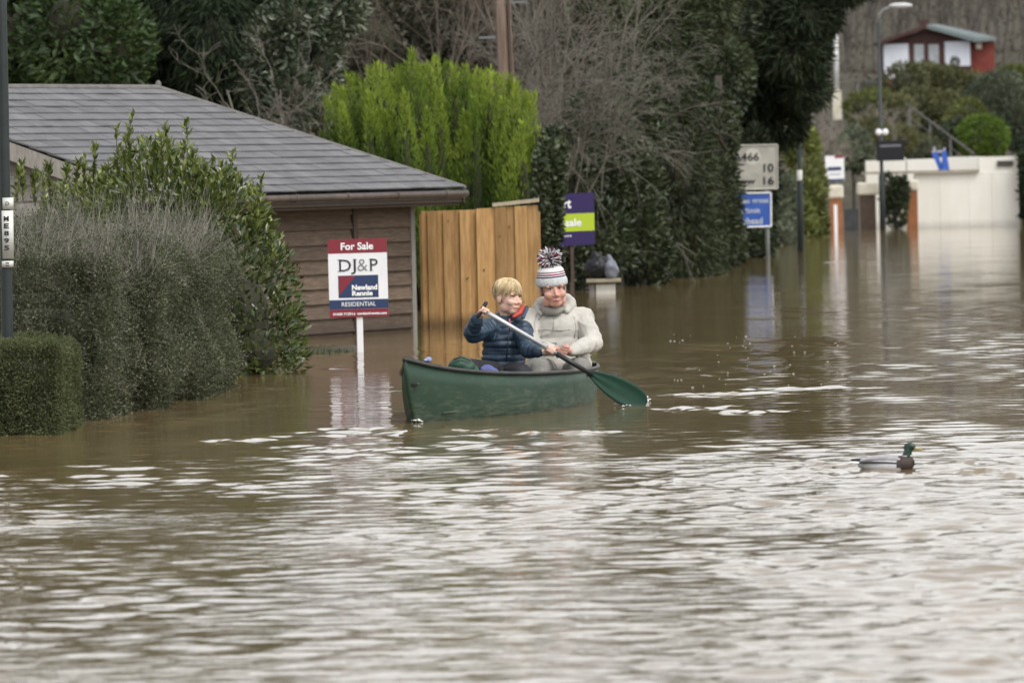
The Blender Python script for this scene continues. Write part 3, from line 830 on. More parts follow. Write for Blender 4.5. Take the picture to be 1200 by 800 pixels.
lsh = [shoot_at(*a) for a in ((143, 132, 52.6, .55), (148, 150, 52.9, .5), (136, 150, 52.4, .45), (152, 165, 52.3, .4), (202, 142, 52.5, .5), (222, 143, 52.6, .55), (192, 160, 52.3, .4), (212, 168, 52.2, .4), (229, 172, 52.3, .35), (267, 178, 52.3, .42), (262, 200, 52.2, .3), (244, 195, 52.2, .35),
       (296, 207, 52.0, .38), (288, 226, 52.0, .3), (26, 190, 52.8, .3), (58, 192, 52.8, .3), (84, 184, 52.7, .35), (108, 170, 52.7, .35), (50, 204, 52.5, .3), (95, 185, 52.5, .3), (120, 190, 52.4, .3), (172, 175, 52.4, .3), (180, 190, 52.4, .3), (300, 250, 51.9, .25), (318, 290, 51.8, .2), (16, 198, 52.7, .3), (40, 196, 52.9, .3), (72, 194, 52.6, .3))]
leafy_shrub('laurel_shrub', 'broad leaved bright green laurel shrub with upright shoots before the shed', lb, 26000, .072, LF_LAUREL, 5, (-2.9, 52.8, -.6), lsh)

# low weeds at the foot of the shed wall
def build_weeds():
    rng = np.random.default_rng(9)
    a, b = W(338, 417), W(412, 412)
    n = 1500; t = rng.random(n); p = np.array(a)[None] * (1 - t[:, None]) + np.array(b)[None] * t[:, None]
    p[:, 1] += rng.random(n) * 1.6; p[:, 2] = -.03
    hgt = .07 * (1 - .5 * t) * (.4 + rng.random(n))
    o = leaf_cloud('weed_grass', p, rng.normal(size=(n, 3)) * .8 + np.array([0, 0, 1]), hgt + .02, .012, LEAF('weed_leaf', (.03, .045, .02), (.07, .09, .035), (.13, .14, .07), .7), None, rng)
    tag(o, 'low weeds half under water at the foot of the shed', 'weeds', None, 'stuff')
    m = MB()
    for i in range(9):
        q = a.lerp(b, i / 8); m.ball((q.x, q.y + .8, -.035), (.12, .7, .07), n=10, m=6)
    tag(m.build('mud_bank', MAT_SOIL, None, smooth=True), 'low mud bank along the shed wall', None, None, 'structure')
build_weeds()

# ================================================================== golden conifer behind the shed
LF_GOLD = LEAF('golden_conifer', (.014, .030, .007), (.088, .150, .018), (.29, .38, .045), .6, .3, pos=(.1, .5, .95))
def build_conifer():
    rng = np.random.default_rng(12)
    root = thing('golden_conifer', 'bright yellow green upright conifer behind the shed roof and fence', 'tree', (-.95, 75, -.5))
    spires = []
    tops = [(400, 96), (417, 84), (433, 84), (449, 82), (463, 76), (476, 70), (489, 72), (503, 66), (518, 70), (532, 70), (546, 78), (560, 80), (573, 82), (588, 90), (602, 98), (618, 112), (382, 118), (392, 100), (408, 88), (425, 86), (441, 76), (455, 84), (468, 73), (482, 68), (496, 72), (511, 62), (525, 75), (538, 72), (553, 82), (566, 76), (580, 84), (596, 92), (606, 100), (616, 104), (626, 118), (632, 150), (378, 150), (400, 118), (432, 112), (474, 104), (515, 100), (556, 108), (590, 122), (612, 140), (620, 165), (450, 130), (500, 125), (545, 135)]
    for i, (px, py) in enumerate(tops):
        d = 75 + rng.normal() * .35 - (.7 if i > 36 else 0)
        p = A(px, py + 3 + rng.normal() * 5, d); spires.append((p.x, p.y, p.z))
    S = np.array(spires)
    N = 80000
    i = rng.integers(0, len(S), N)
    u = rng.random(N) ** .9                       # 0 tip .. 1 base
    zt = S[i, 2]; z = zt - u * (zt - .25)
    r = .012 + .21 * np.minimum(u * 1.5, 1.0) ** .9
    cx, cy = -.93, 75.0
    bx = S[i, 0] * (1 - .30 * u) + cx * .30 * u; by = S[i, 1]
    a = rng.random(N) * 6.283; rr = r * (.55 + .5 * rng.random(N))
    p = np.stack([bx + np.cos(a) * rr, by + np.sin(a) * rr, z], 1)
    ax = np.stack([np.cos(a) * .45, np.sin(a) * .45, np.full(N, 1.0)], 1) + rng.normal(size=(N, 3)) * .18
    cl = clump_noise(p, rng, 5)
    rnd = np.clip(.30 * rng.random(N) + .38 * cl + .45 * (1 - u) ** 1.4 - .06 + .16 * (S[i, 0] > -.30), 0, 1)  # new growth at tips; shaded lower insides and brighter right side put into tint
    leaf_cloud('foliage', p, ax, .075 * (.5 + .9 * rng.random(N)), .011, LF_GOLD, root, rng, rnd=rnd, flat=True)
    # solid dark core added inside each spire
    core(MB(), [(q[0], q[1], (q[2] - .35) / 2, .07, .07, (q[2] - .35) / 2) for q in spires], 1.0).build('dark_core', M('conifer_inner', (.016, .022, .008), (.035, .04, .014), 9, .95), root)
    MB().tube([V(-.95, 75, -.6), V(-.95, 75, 1.2), V(-.93, 75, 2.3)], [.14, .11, .05], 10).build('trunk', MAT_TRUNK, root, smooth=True)
build_conifer()

# ================================================================== trees behind
LF_TREEA = LEAF('evergreen_leaf', (.014, .026, .008), (.036, .066, .018), (.095, .145, .042), .45, .2, spec=.4)
LF_CEDAR = LEAF('dark_needles', (.012, .020, .010), (.022, .036, .015), (.040, .060, .022), .7, .1, spec=.2)
LF_HOLLY = LEAF('variegated_leaf', (.020, .032, .016), (.055, .075, .040), (.22, .24, .17), .35, .15, spec=.5, pos=(.1, .6, .98))
LF_IVY = LEAF('ivy_leaf', (.012, .020, .009), (.032, .046, .019), (.078, .098, .044), .45, .15, spec=.4)
LF_OLIVE = LEAF('olive_leaf', (.018, .027, .012), (.048, .062, .026), (.105, .122, .052), .6, .2)
LF_YEW = LEAF('black_green_needles', (.010, .017, .009), (.020, .031, .015), (.045, .060, .028), .7, .08, spec=.2)
def crown_tree(name, label, blobs, n, leaf, aspect, mat, seed, loc, droop=0.0, group=None, trunk=.2, inner=.55, clump=1.2, cat='tree', up=.2, core_k=None, fold=.25, keep0=.35):
    rng = np.random.default_rng(seed)
    root = thing(name, label, cat, loc, 0, group)
    p, d = shell_points(blobs, n, rng, inner, 1.1, -.1)
    cl = clump_noise(p, rng, clump); c2 = clump_noise(p, rng, clump * 3)
    k = rng.random(len(p)) < keep0 + .5 * cl + .35 * c2
    p, d, cl, c2 = p[k], d[k], cl[k], c2[k]
    rnd = np.clip(.5 * rng.random(len(p)) + .3 * cl + .3 * c2 - .05, 0, 1)
    leaf_cloud('foliage', p, d + rng.normal(size=p.shape) * .5 + np.array([0, 0, up]), leaf * (.6 + .8 * rng.random(len(p))), leaf * aspect, mat, root, rng, rnd=rnd, droop=droop, bend=.2, fold=fold, flat=True)
    for b_ in blobs: core(MB(), [b_], core_k or inner * .9).build('dark_crown_core', MAT_CORE, root)
    L0 = np.array(loc); B = np.array(blobs)
    topz = B[:, 2].max()
    ctr = B[:, :3].mean(0)
    tp = [Vector(L0), Vector((L0[0] * .6 + ctr[0] * .4, L0[1] * .6 + ctr[1] * .4, L0[2] + (topz - L0[2]) * .5)), Vector((ctr[0], ctr[1], topz))]
    MB().tube(tp, [trunk, trunk * .75, trunk * .25], 9).build('trunk', MAT_TRUNK, root, smooth=True)
    st = np.array(tp[1])[None] + (np.array(tp[2]) - np.array(tp[1]))[None] * rng.random((len(B), 1)) * .5
    br = branching(st, B[:, :3] - st + 1e-3, np.linalg.norm(B[:, :3] - st, axis=1) * .8, np.full(len(B), trunk * .30), rng, 1, [6], .2, .6, wob=.06)
    for k, (P, rad) in enumerate(br): tubes_mesh('limb' if k == 0 else 'branch', P, rad, MAT_TRUNK, root, 5 if k == 0 else 3)
    return root
TOP_PY = -300
def blobs_px(lst):
    """(px, py, d, half width px, half height px, depth radius m)"""
    out = []
    for px, py, d, w, h, dr in lst:
        if py - h < TOP_PY:                       # the crowns end a little above the view
            if py < TOP_PY + 30: continue
            h = py - TOP_PY
        c = A(px, py, d); out.append((c.x, c.y, c.z, w / F * d, dr, h / F * d))
    return out
crown_tree('evergreen_tree', 'bushy evergreen tree with bright leaf tips behind the roof beside the lamp post', blobs_px([(20, 40, 86, 70, 70, 1.2), (85, 30, 85, 60, 75, 1.2), (130, 55, 85, 45, 60, 1.0), (40, -60, 87, 90, 80, 1.5), (110, -70, 87, 80, 80, 1.5), (-40, 0, 87, 70, 90, 1.4), (70, -180, 88, 110, 90, 1.6), (80, 130, 86, 90, 70, 1.2), (-20, 130, 86, 70, 80, 1.2)]), 26000, .13, .5, LF_TREEA, 31, (-5.8, 87, -.8))
crown_tree('cedar_tree', 'dark drooping conifer standing behind the shed ridge', blobs_px([(205, 40, 90, 60, 80, 1.2), (255, 60, 89, 55, 80, 1.1), (290, 90, 89, 40, 60, 1.0), (230, -50, 91, 90, 80, 1.5), (170, 90, 90, 50, 60, 1.0), (240, 130, 90, 75, 60, 1.0), (280, -10, 91, 60, 70, 1.2), (230, -170, 92, 80, 100, 1.4)]), 34000, .20, .14, LF_CEDAR, 32, (-4.2, 91, -.8), droop=1.2, up=-.2, keep0=.5)
crown_tree('holly_tree', 'pale speckled holly bush between the dark conifer and the bare thicket', blobs_px([(320, 60, 82, 30, 45, .7), (345, 25, 82, 35, 40, .7), (310, 105, 82, 24, 35, .6), (340, 110, 81.5, 30, 40, .6), (370, 75, 82.5, 30, 50, .6), (385, 10, 83, 40, 35, .7), (350, -45, 83, 50, 50, .8)]), 9000, .10, .55, LF_HOLLY, 33, (-2.6, 82.5, -.8), trunk=.1)
def bare_tree(name, label, starts, dirs, lens, rads, seed, loc, levels, kids, spread=.5, droop=0.0, up=0.0, ratio=.6, mat=None, group=None, cat='tree', K=7, wob=.10, lo=.003):
    rng = np.random.default_rng(seed)
    root = thing(name, label, cat, loc, 0, group)
    br = branching(np.array(starts, float), np.array(dirs, float), np.array(lens, float), np.array(rads, float), rng, levels, kids, ratio, spread, K, wob, droop, up)
    for k, (P, rad) in enumerate(br):
        tubes_mesh(['trunk', 'limb', 'branch', 'twig', 'twig'][k if k < levels else 3], P, np.maximum(rad, lo), mat or MAT_GREYTWIG, root, [7, 5, 4, 3, 3][k])
    return root
rb = np.random.default_rng(50)
# the bare thicket left of the golden conifer
st = [A(px, 175 + rb.normal() * 10, 80.5 + rb.normal() * .5) for px in (330, 345, 360, 372, 390, 405)]
bare_tree('bare_shrub', 'tangled bare grey shrub between the holly and the golden conifer', [(p.x, p.y, -.3) for p in st], [(rb.normal() * .25 + .05, rb.normal() * .2, 1) for p in st], [2.6 + rb.random() * .8 for p in st], [.022] * 6, 51, (-2.6, 80.5, -.5), 3, [10, 7, 4], .75, .03, 0, .5, wob=.16)
# tall willow-like bare tree right of the conifer, twigs arching over the ivy
n = 13
sx = [-.05 + .085 * i + rb.normal() * .05 for i in range(n)]
bare_tree('bare_willow', 'large bare tree with fine grey arching twigs above the ivy', [(x, 88.2 + rb.normal() * .4, -.4) for x in sx], [(.12 * (i / n - .55) + rb.normal() * .07, -.10 + rb.normal() * .10, 1) for i in range(n)], [3.3 + rb.random() * 1.2 for i in range(n)], [.024] * n, 52, (.7, 88, -.5), 3, [13, 8, 4], .45, .075, .04, .44, wob=.08, lo=.0022, mat=MAT_GREYTWIG)
n = 10
bare_tree('bare_thicket', 'upright bare brown saplings behind the golden conifer', [(-1.9 + .28 * i + rb.normal() * .1, 90 + rb.normal() * .8, -.4) for i in range(n)], [(rb.normal() * .07, 0, 1) for i in range(n)], [4.5 + rb.random() * 1.5 for i in range(n)], [.035] * n, 53, (-.9, 90, -.5), 3, [10, 6, 3], .38, 0, .25, .5, mat=M('brown_twig', (.085, .068, .052), (.16, .135, .11), 10, .9))
# arching sprays over the purple board
n = 5
bare_tree('bare_shrub', 'bare arching twigs hanging over the purple sale board', [(.45 + .16 * i, 83.5, 1.2) for i in range(n)], [(.25 + rb.normal() * .2, -.2, 1) for i in range(n)], [1.3 + rb.random() * .5 for i in range(n)], [.009] * n, 54, (.7, 83.5, -.5), 2, [16, 12], .5, .11, 0, .6, wob=.08, lo=.0022)

# telegraph pole
MAT_POLE = M('creosoted_pole', (.13, .085, .06), (.27, .21, .17), 5, .85, .006, 60, (4, 4, .25))
def build_pole():
    d = 80
    a, b = A(596, 160, d), A(583, -130, d)
    ax = (b - a).normalized(); a = a - ax * (a.z + .6)
    root = thing('telegraph_pole', 'leaning brown wooden telegraph pole behind the golden conifer', 'pole', a)
    L = (b - a).length
    MB().tube([a + ax * L * t for t in (0, .33, .66, 1)], [.115, .105, .095, .09], 14).build('shaft', MAT_POLE, root, smooth=True)
    c = A(592, 3, d - .1); m = MB(); m.box(c + V(.13, 0, 0), (.26, .02, .03)); m.build('step_iron', M('galvanised', (.16, .165, .17), None, rough=.4, metal=.7), root)
    c = A(577, 44, d - .05); m = MB(); m.box(c + V(-.06, 0, 0), (.2, .02, .03)); m.build('step_iron', bpy.data.materials['galvanised'], root)
    c = A(597, 40, d - .10); MB().tube([c - ax * 1.2, c + ax * 1.6], .022, 8).build('cable_guard', MAT_DARKWOOD, root)
build_pole()

# ivy and evergreens along the right of the fence
crown_tree('ivy_bush', 'dark ivy bush at the right end of the wooden fence', blobs_px([(644, 205, 73, 14, 36, .25), (644, 250, 72.8, 12, 42, .25), (648, 180, 73.4, 12, 28, .3), (638, 300, 72.8, 10, 50, .25), (634, 240, 72.5, 6, 60, .2)]), 4200, .075, .75, LF_IVY, 60, (.36, 73, -.6), trunk=.05, cat='shrub')
crown_tree('overgrown_hedge', 'tall overgrown dark evergreen hedge behind the purple sale board', blobs_px([(665, 210, 85, 40, 60, .8), (700, 180, 86, 45, 70, .9), (735, 240, 87, 40, 80, .9), (735, 150, 88, 50, 60, 1.0), (690, 285, 85, 50, 50, .8), (755, 300, 88, 32, 42, .8), (745, 330, 87.5, 28, 30, .6)]), 27000, .085, .6, LF_IVY, 61, (1.2, 86.5, -.8), keep0=.2)
crown_tree('olive_tree', 'feathery grey green evergreen leaning over the flooded road', blobs_px([(790, 190, 92, 45, 90, 1.1), (805, 270, 93, 36, 60, .9), (775, 120, 92, 45, 60, 1.0), (825, 300, 95, 25, 40, .7), (770, 50, 93, 60, 60, 1.2), (800, -20, 94, 70, 70, 1.3), (780, -120, 95, 80, 80, 1.5), (840, 240, 96, 26, 60, .7), (810, 325, 94, 30, 22, .6)]), 40000, .12, .3, LF_OLIVE, 62, (2.3, 94, -.8), droop=.35, keep0=.25)
crown_tree('ivy_tree', 'ivy covered tree at the road edge left of the distance sign', blobs_px([(842, 215, 102, 17, 60, .6), (848, 270, 101, 15, 38, .5), (836, 150, 102, 28, 50, .8), (860, 285, 101.5, 12, 25, .4), (835, 90, 103, 45, 50, 1.0)]), 8000, .10, .7, LF_IVY, 63, (3.15, 102, -.8))
crown_tree('dark_conifer', 'almost black spreading conifer reaching over the distance sign', blobs_px([(880, 90, 113, 60, 55, 1.4), (925, 62, 112, 42, 38, 1.2), (943, 20, 112, 36, 28, 1.1), (890, 20, 113, 80, 50, 1.6), (900, 140, 113, 40, 30, 1.0), (880, 200, 114, 26, 60, .9), (882, 270, 114, 20, 40, .8), (900, -60, 114, 110, 60, 1.8), (860, -160, 115, 120, 80, 2.0), (985, -14, 112, 30, 14, .8), (940, 105, 112, 26, 20, .8), (860, 150, 114, 35, 60, 1.0)]), 54000, .20, .17, LF_YEW, 64, (4.05, 114.3, -.8), droop=.7, trunk=.15, keep0=.35, clump=.8)
crown_tree('tall_evergreen', 'tall dark evergreen tree filling the top middle of the view', blobs_px([(770, -30, 104, 90, 90, 1.6), (700, 20, 103, 60, 80, 1.4), (820, 40, 105, 60, 70, 1.4), (750, -170, 106, 120, 100, 2.0), (660, -90, 104, 80, 90, 1.5), (720, 110, 104, 60, 80, 1.3), (800, 110, 105, 50, 60, 1.2)]), 17000, .16, .45, LF_IVY, 65, (1.8, 105, -.8), trunk=.3)
crown_tree('shade_tree', 'dark round evergreen standing behind the bare saplings', blobs_px([(430, 60, 104, 90, 90, 1.6), (540, 40, 105, 90, 90, 1.6), (620, 90, 105, 60, 80, 1.3), (480, -80, 106, 140, 100, 2.0), (600, -90, 106, 100, 90, 1.8), (350, -20, 104, 70, 80, 1.4), (380, 130, 103, 60, 60, 1.2), (500, 150, 104, 120, 60, 1.4)]), 16000, .16, .5, LEAF('dull_leaf', (.022, .024, .014), (.045, .046, .028), (.085, .08, .05), .6, .2), 66, (-1.4, 106, -.8), trunk=.3)

# purple sale board in the ivy
MAT_PURPLE = M('purple_print', (.027, .014, .085), None, rough=.45)
MAT_LIME = M('lime_print', (.40, .52, .03), None, rough=.45)
def build_purple_sign():
    d = 79.6
    bl, br, tl = A(641, 289, d), A(697, 286.5, d), A(640, 228, d)
    r = br - bl; w = r.length; r.normalize(); up = tl - bl; h = up.length; up.normalize(); n = r.cross(up)
    root = thing('sale_board', 'purple and lime green sale board half hidden by ivy behind the fence', 'sign', (bl.x + w * .5, d + .05, -.6))
    def P(u, v, o=0.0): return bl + r * (u * w) + up * (v * h) + n * o
    MB().hexa([P(0, 0, -.006), P(1, 0, -.006), P(1, 0, 0), P(0, 0, 0)], [P(0, 1, -.006), P(1, 1, -.006), P(1, 1, 0), P(0, 1, 0)]).build('board', MAT_PURPLE, root)
    MB().prism([P(.0, .27, .001), P(1, .27, .001), P(1, .61, .001), P(0, .61, .001)], n * .001).build('lime_band', MAT_LIME, root)
    text_on('rt', P(.44, .80), r, up, .16 * w, .17 * h, MAT_WPRINT, root, bold=.03, lift=.003)
    text_on('or sale', P(.42, .44), r, up, .62 * w, .15 * h, MAT_WPRINT, root, bold=.03, lift=.004)
    text_on('estate agents', P(.36, .18), r, up, .32 * w, .045 * h, MAT_WPRINT, root, bold=.02, lift=.003)
    MB().box((P(.52, 0).x, d + .035, .15), (.04, .04, 1.5)).build('post', MAT_DARKWOOD, root)
build_purple_sign()

# stone bench with a dark bag on it
def build_bench():
    c = W(708, 344); d = c.y
    root = thing('stone_bench', 'low stone bench with white end block at the edge of the flood', 'bench', (c.x, d, -.5))
    m = MB()
    for px0, px1, mat, nm in ((690, 697, MAT_GREYWOOD, 'leg'), (698, 721, M('white_stone', (.52, .50, .44), (.66, .64, .58), 6, .8), 'block')):
        a, b = A(px0, 333, d), A(px1, 333, d); MB().box(((a.x + b.x) / 2, d + .12, (a.z - .5) / 2), (b.x - a.x, .26, a.z + .5)).build(nm, mat, root, bevel=.01)
    a, b = A(687, 330.5, d), A(728, 329, d)
    MB().box(((a.x + b.x) / 2, d + .1, a.z + .012), (b.x - a.x, .36, .045)).build('slab', M('bench_slab', (.20, .17, .11), (.33, .29, .21), 8, .85), root, bevel=.008)
    top = a.z + .036
    rng = np.random.default_rng(77)
    mb = MB(); q = A(702, 312, d + .1); mb.ball((q.x, q.y, top + .13), (.17, .15, .155), n=20, m=14); mb.ball((q.x - .05, q.y, top + .24), (.06, .06, .09), n=12, m=8)
    bag = thing('refuse_bag', 'crumpled black refuse bag with grey plastic on the stone bench', 'bag', (q.x, q.y, top))
    me = blend_mesh(mb, 'bag', .012, 2); co = mesh_co(me); no = mesh_no(me)
    co = co + no * (.02 * (clump_noise(co, rng, 22, 5) - .5) + .012 * (clump_noise(co, rng, 60, 5) - .5))[:, None]; co[:, 2] = np.maximum(co[:, 2], top + .002)
    set_co(me, co - np.array(bag.location)); link_mesh('sack', me, M('black_plastic', (.010, .010, .013), None, rough=.5), bag)
    mb = MB(); q2 = A(716, 317, d - .02); mb.ball((q2.x, q2.y, top + .10), (.09, .10, .115), n=18, m=12); mb.cone((q2.x, q2.y, top + .15), (q2.x - .03, q2.y, top + .27), .05, .015)
    me = blend_mesh(mb, 'g', .010, 2); co = mesh_co(me); no = mesh_no(me)
    co = co + no * (.03 * (clump_noise(co, rng, 25, 5) - .5))[:, None]; co[:, 2] = np.maximum(co[:, 2], top + .002)
    set_co(me, co - np.array(bag.location)); link_mesh('grey_wrapping', me, M('grey_plastic', (.10, .105, .13), (.20, .21, .25), 12, .4), bag)
build_bench()

# ================================================================== the far end of the street
MAT_SIGNW = M('weathered_sign', (.34, .33, .29), (.46, .45, .40), 7, .6)
MAT_SIGNB = M('blue_sign', (.028, .090, .38), (.04, .115, .43), 5, .5)
MAT_STEEL = M('grey_steel', (.16, .17, .17), (.24, .25, .25), 8, .5)
def build_road_sign():
    d = 107
    root_p = W(899, 305)
    root = thing('road_sign', 'weathered white distance sign above a blue weight limit sign beside the ivy', 'road sign', (root_p.x, d, -.7))
    def plate(x0, y0, x1, y1, mat, name, o, edge):
        bl, br, tl = A(x0, y1, d - o), A(x1, y1 - (x1 - x0) * .024, d - o), A(x0 - .3, y0, d - o)
        r = br - bl; w = r.length; r.normalize(); up = tl - bl; h = up.length; up.normalize(); n = r.cross(up)
        def P(u, v, k=0.0): return bl + r * (u * w) + up * (v * h) + n * k
        MB().hexa([P(0, 0, -.02), P(1, 0, -.02), P(1, 0, 0), P(0, 0, 0)], [P(0, 1, -.02), P(1, 1, -.02), P(1, 1, 0), P(0, 1, 0)]).build(name, mat, root, bevel=.004)
        f = MB(); e = .014
        for p, q in (((0, 0), (1, 0)), ((1, 0), (1, 1)), ((1, 1), (0, 1)), ((0, 1), (0, 0))): f.tube([P(*p, .003), P(*q, .003)], e, 4)
        f.build('border', edge, root)
        return P, r, up, w, h
    P, r, up, w, h = plate(838, 171.5, 911, 223, MAT_SIGNW, 'distance_plate', .05, MAT_SIGNW)
    c = P(.60, .74)
    MB().lathe([(h * .19, -.001), (h * .19, .001)], c + V(0, -.004, 0), 24, Matrix.Rotation(R(90), 3, 'X')).build('number_disc', M('pale_disc', (.55, .54, .48), None, rough=.6), root)
    for body, u, v, tw, th in (('A466', .50, .74, .42, .19), ('10', .86, .48, .16, .19), ('Chepstow', .26, .17, .78, .19), ('16', .86, .19, .17, .19)):
        text_on(body, P(u, v), r, up, tw * w, th * h, MAT_BLACKP, root, bold=.02, lift=.008)
    P, r, up, w, h = plate(838, 227.5, 903.5, 267, MAT_SIGNB, 'weight_limit_plate', .05, MAT_WPRINT)
    for body, u, v, tw in (('7.5 tonnes gross', .50, .76, .92), ('weight limit', .46, .46, .70), ('1 mile ahead', .48, .18, .74)):
        text_on(body, P(u, v), r, up, tw * w, .20 * h, M('pale_print', (.52, .56, .62), None, rough=.6), root, bold=.02, lift=.004)
    for px in (899, 850):
        p = A(px, 260, d); MB().tube([V(p.x, d, -.7), V(p.x, d, A(px, 172, d).z)], .035, 10).build('post', MAT_STEEL, root, smooth=True)
build_road_sign()

MAT_LAMPHEAD = M('lamp_head_grey', (.42, .43, .44), (.55, .56, .57), 8, .5)
def lamp_post(px0, y0, px1, y1, d, label, rad, arm=None, plate=None):
    a, b = A(px0, y0, d), A(px1, y1, d); ax = (b - a).normalized(); base = a - ax * (a.z + .7)
    root = thing('lamp_post', label, 'lamp post', base, 0, 'lamp posts along the flooded road')
    L = (b - base).length
    MB().tube([base, base + ax * 1.9, base + ax * 1.95, base + ax * L], [rad * 1.7, rad * 1.6, rad, rad * .75], 12).build('shaft', MAT_POST, root, smooth=True)
    m = MB(); t = b; m.tube([t - ax * .01, t + V(.02, 0, .18), t + V(.12, 0, .30), t + V(.35, 0, .36)], rad * .6, 8); m.build('bracket_arm', MAT_STEEL, root, smooth=True)
    m = MB(); m.ball(t + V(.50, 0, .37), (.27, .11, .065), n=16, m=8); m.build('lamp_head', MAT_LAMPHEAD, root, smooth=True)
    return root, base, ax
rt, bs, ax = lamp_post(938, 290, 934, -120, 117, 'plain green lamp post with small white label beside the distance sign', .036)
p = A(937, 211, 117); MB().tube([p - ax * .17, p + ax * .17], .048, 12).build('label_sleeve', MAT_LABEL, rt, smooth=True)
rt, bs, ax = lamp_post(1034.5, 266, 1029.5, 27, 151.5, 'tall lamp post with white lamp head carrying a black nameboard', .042)
def build_nameboard():
    d = 151.3
    bl, br, tl = A(1027.5, 189, d), A(1060, 188, d), A(1027, 165.5, d)
    r = br - bl; w = r.length; r.normalize(); up = (tl - bl); h = up.length; up.normalize(); n = r.cross(up)
    def P(u, v, k=0.0): return bl + r * (u * w) + up * (v * h) + n * k
    mt = M('black_board', (.010, .010, .014), None, rough=.8)
    MB().hexa([P(0, 0, -.03), P(1, 0, -.03), P(1, 0, 0), P(0, 0, 0)], [P(0, 1, -.03), P(1, 1, -.03), P(1, 1, 0), P(0, 1, 0)]).build('nameboard', mt, rt)
    MB().hexa([P(.12, .70, .002), P(.88, .70, .002), P(.88, .70, .006), P(.12, .70, .006)], [P(.12, .80, .002), P(.88, .80, .002), P(.88, .80, .006), P(.12, .80, .006)]).build('lettering', M('grey_lettering', (.16, .16, .19), None), rt)
    q = A(1033.5, 155, d - .05); m = MB()
    m.ball(q + V(-.075, 0, 0), (.07, .05, .075), n=12, m=8); m.ball(q + V(.075, 0, .0), (.07, .05, .075), n=12, m=8); m.tube([q + V(-.08, 0, 0), q + V(.08, 0, 0)], .03, 8); m.build('white_fitting', MAT_WHITE, rt, smooth=True)
build_nameboard()

# gate posts, gate, little sale board
MAT_BRICK = M('orange_brick', (.20, .075, .03), (.32, .13, .055), 5, .85)
MAT_STONE = M('cream_stone', (.52, .48, .38), (.68, .64, .54), 5, .8)
def gate_post(px0, px1, ytop, ycap, d, label, mat=None, nw=.8):
    a, b = A(px0, ytop, d), A(px1, ytop, d); x = (a.x + b.x) / 2; w = b.x - a.x
    zt, zc = a.z, A(px0, ycap, d).z
    root = thing('gate_post', label, 'gate post', (x, d, -.8), 0, 'brick gate posts with cream caps')
    MB().box((x, d, (zc - .8) / 2), (w * nw, w * .8, zc + .8)).build('shaft', mat or MAT_BRICK, root, bevel=.01)
    MB().box((x, d, (zt + zc) / 2), (w, w, zt - zc)).build('cap', MAT_STONE, root, bevel=.05)
gate_post(970, 988, 217, 233, 150, 'brick gate post with cream cap left of the dark gate under the small white board')
gate_post(1004, 1029, 214, 229, 152, 'brick gate post with wide cream cap between the dark gate and the lamp post', M('dark_brick', (.05, .035, .028), (.09, .06, .045), 5, .85), .7)
gate_post(1060, 1076, 211, 224, 153, 'brick gate post at the left end of the tall cream wall')
def build_gate():
    d = 151.6; a, b = A(989, 245, d), A(1006, 245, d)
    root = thing('dark_gate', 'dark boarded gate between the two brick gate posts', 'gate', ((a.x + b.x) / 2, d, -.8))
    mt = M('gate_paint', (.025, .025, .030), (.045, .045, .05), 8, .5)
    n = 5; w = (b.x - a.x) / n
    for i in range(n): MB().box((a.x + w * (i + .5), d, (a.z - .8) / 2), (w * .93, .03, a.z + .8)).build('board', mt, root)
    for z in (0.0, a.z - .1): MB().box(((a.x + b.x) / 2, d + .03, z), (b.x - a.x, .03, .08)).build('rail', mt, root)
build_gate()
def build_small_sign():
    d = 148.5
    bl, br, tl = A(967.5, 213, d), A(989.5, 212, d), A(967, 183, d)
    root = thing('sale_board', 'small white and navy sale board above the orange gate post', 'sign', (bl.x + .1, d, -.8))
    r = br - bl; w = r.length; r.normalize(); up = tl - bl; h = up.length; up.normalize(); n = r.cross(up)
    def P(u, v, k=0.0): return bl + r * (u * w) + up * (v * h) + n * k
    MB().hexa([P(0, 0, -.02), P(1, 0, -.02), P(1, 0, 0), P(0, 0, 0)], [P(0, 1, -.02), P(1, 1, -.02), P(1, 1, 0), P(0, 1, 0)]).build('board', MAT_WHITE, root)
    q = lambda a, b, c, e, mat, nm: MB().prism([P(a, b, .002), P(c, b, .002), P(c, e, .002), P(a, e, .002)], n * .003).build(nm, mat, root)
    q(.02, .0, .98, .09, MAT_NAVY, 'navy_band'); q(.12, .42, .84, .56, MAT_NAVY, 'logo_panel'); q(.5, .9, .98, 1.0, MAT_MAROON, 'maroon_band'); q(.2, .24, .8, .30, M('soft_print', (.4, .42, .5), None), 'lettering')
    MB().box((P(.5, 0).x, d + .04, -.1), (.07, .07, 1.4)).build('post', MAT_WHITE, root)
build_small_sign()

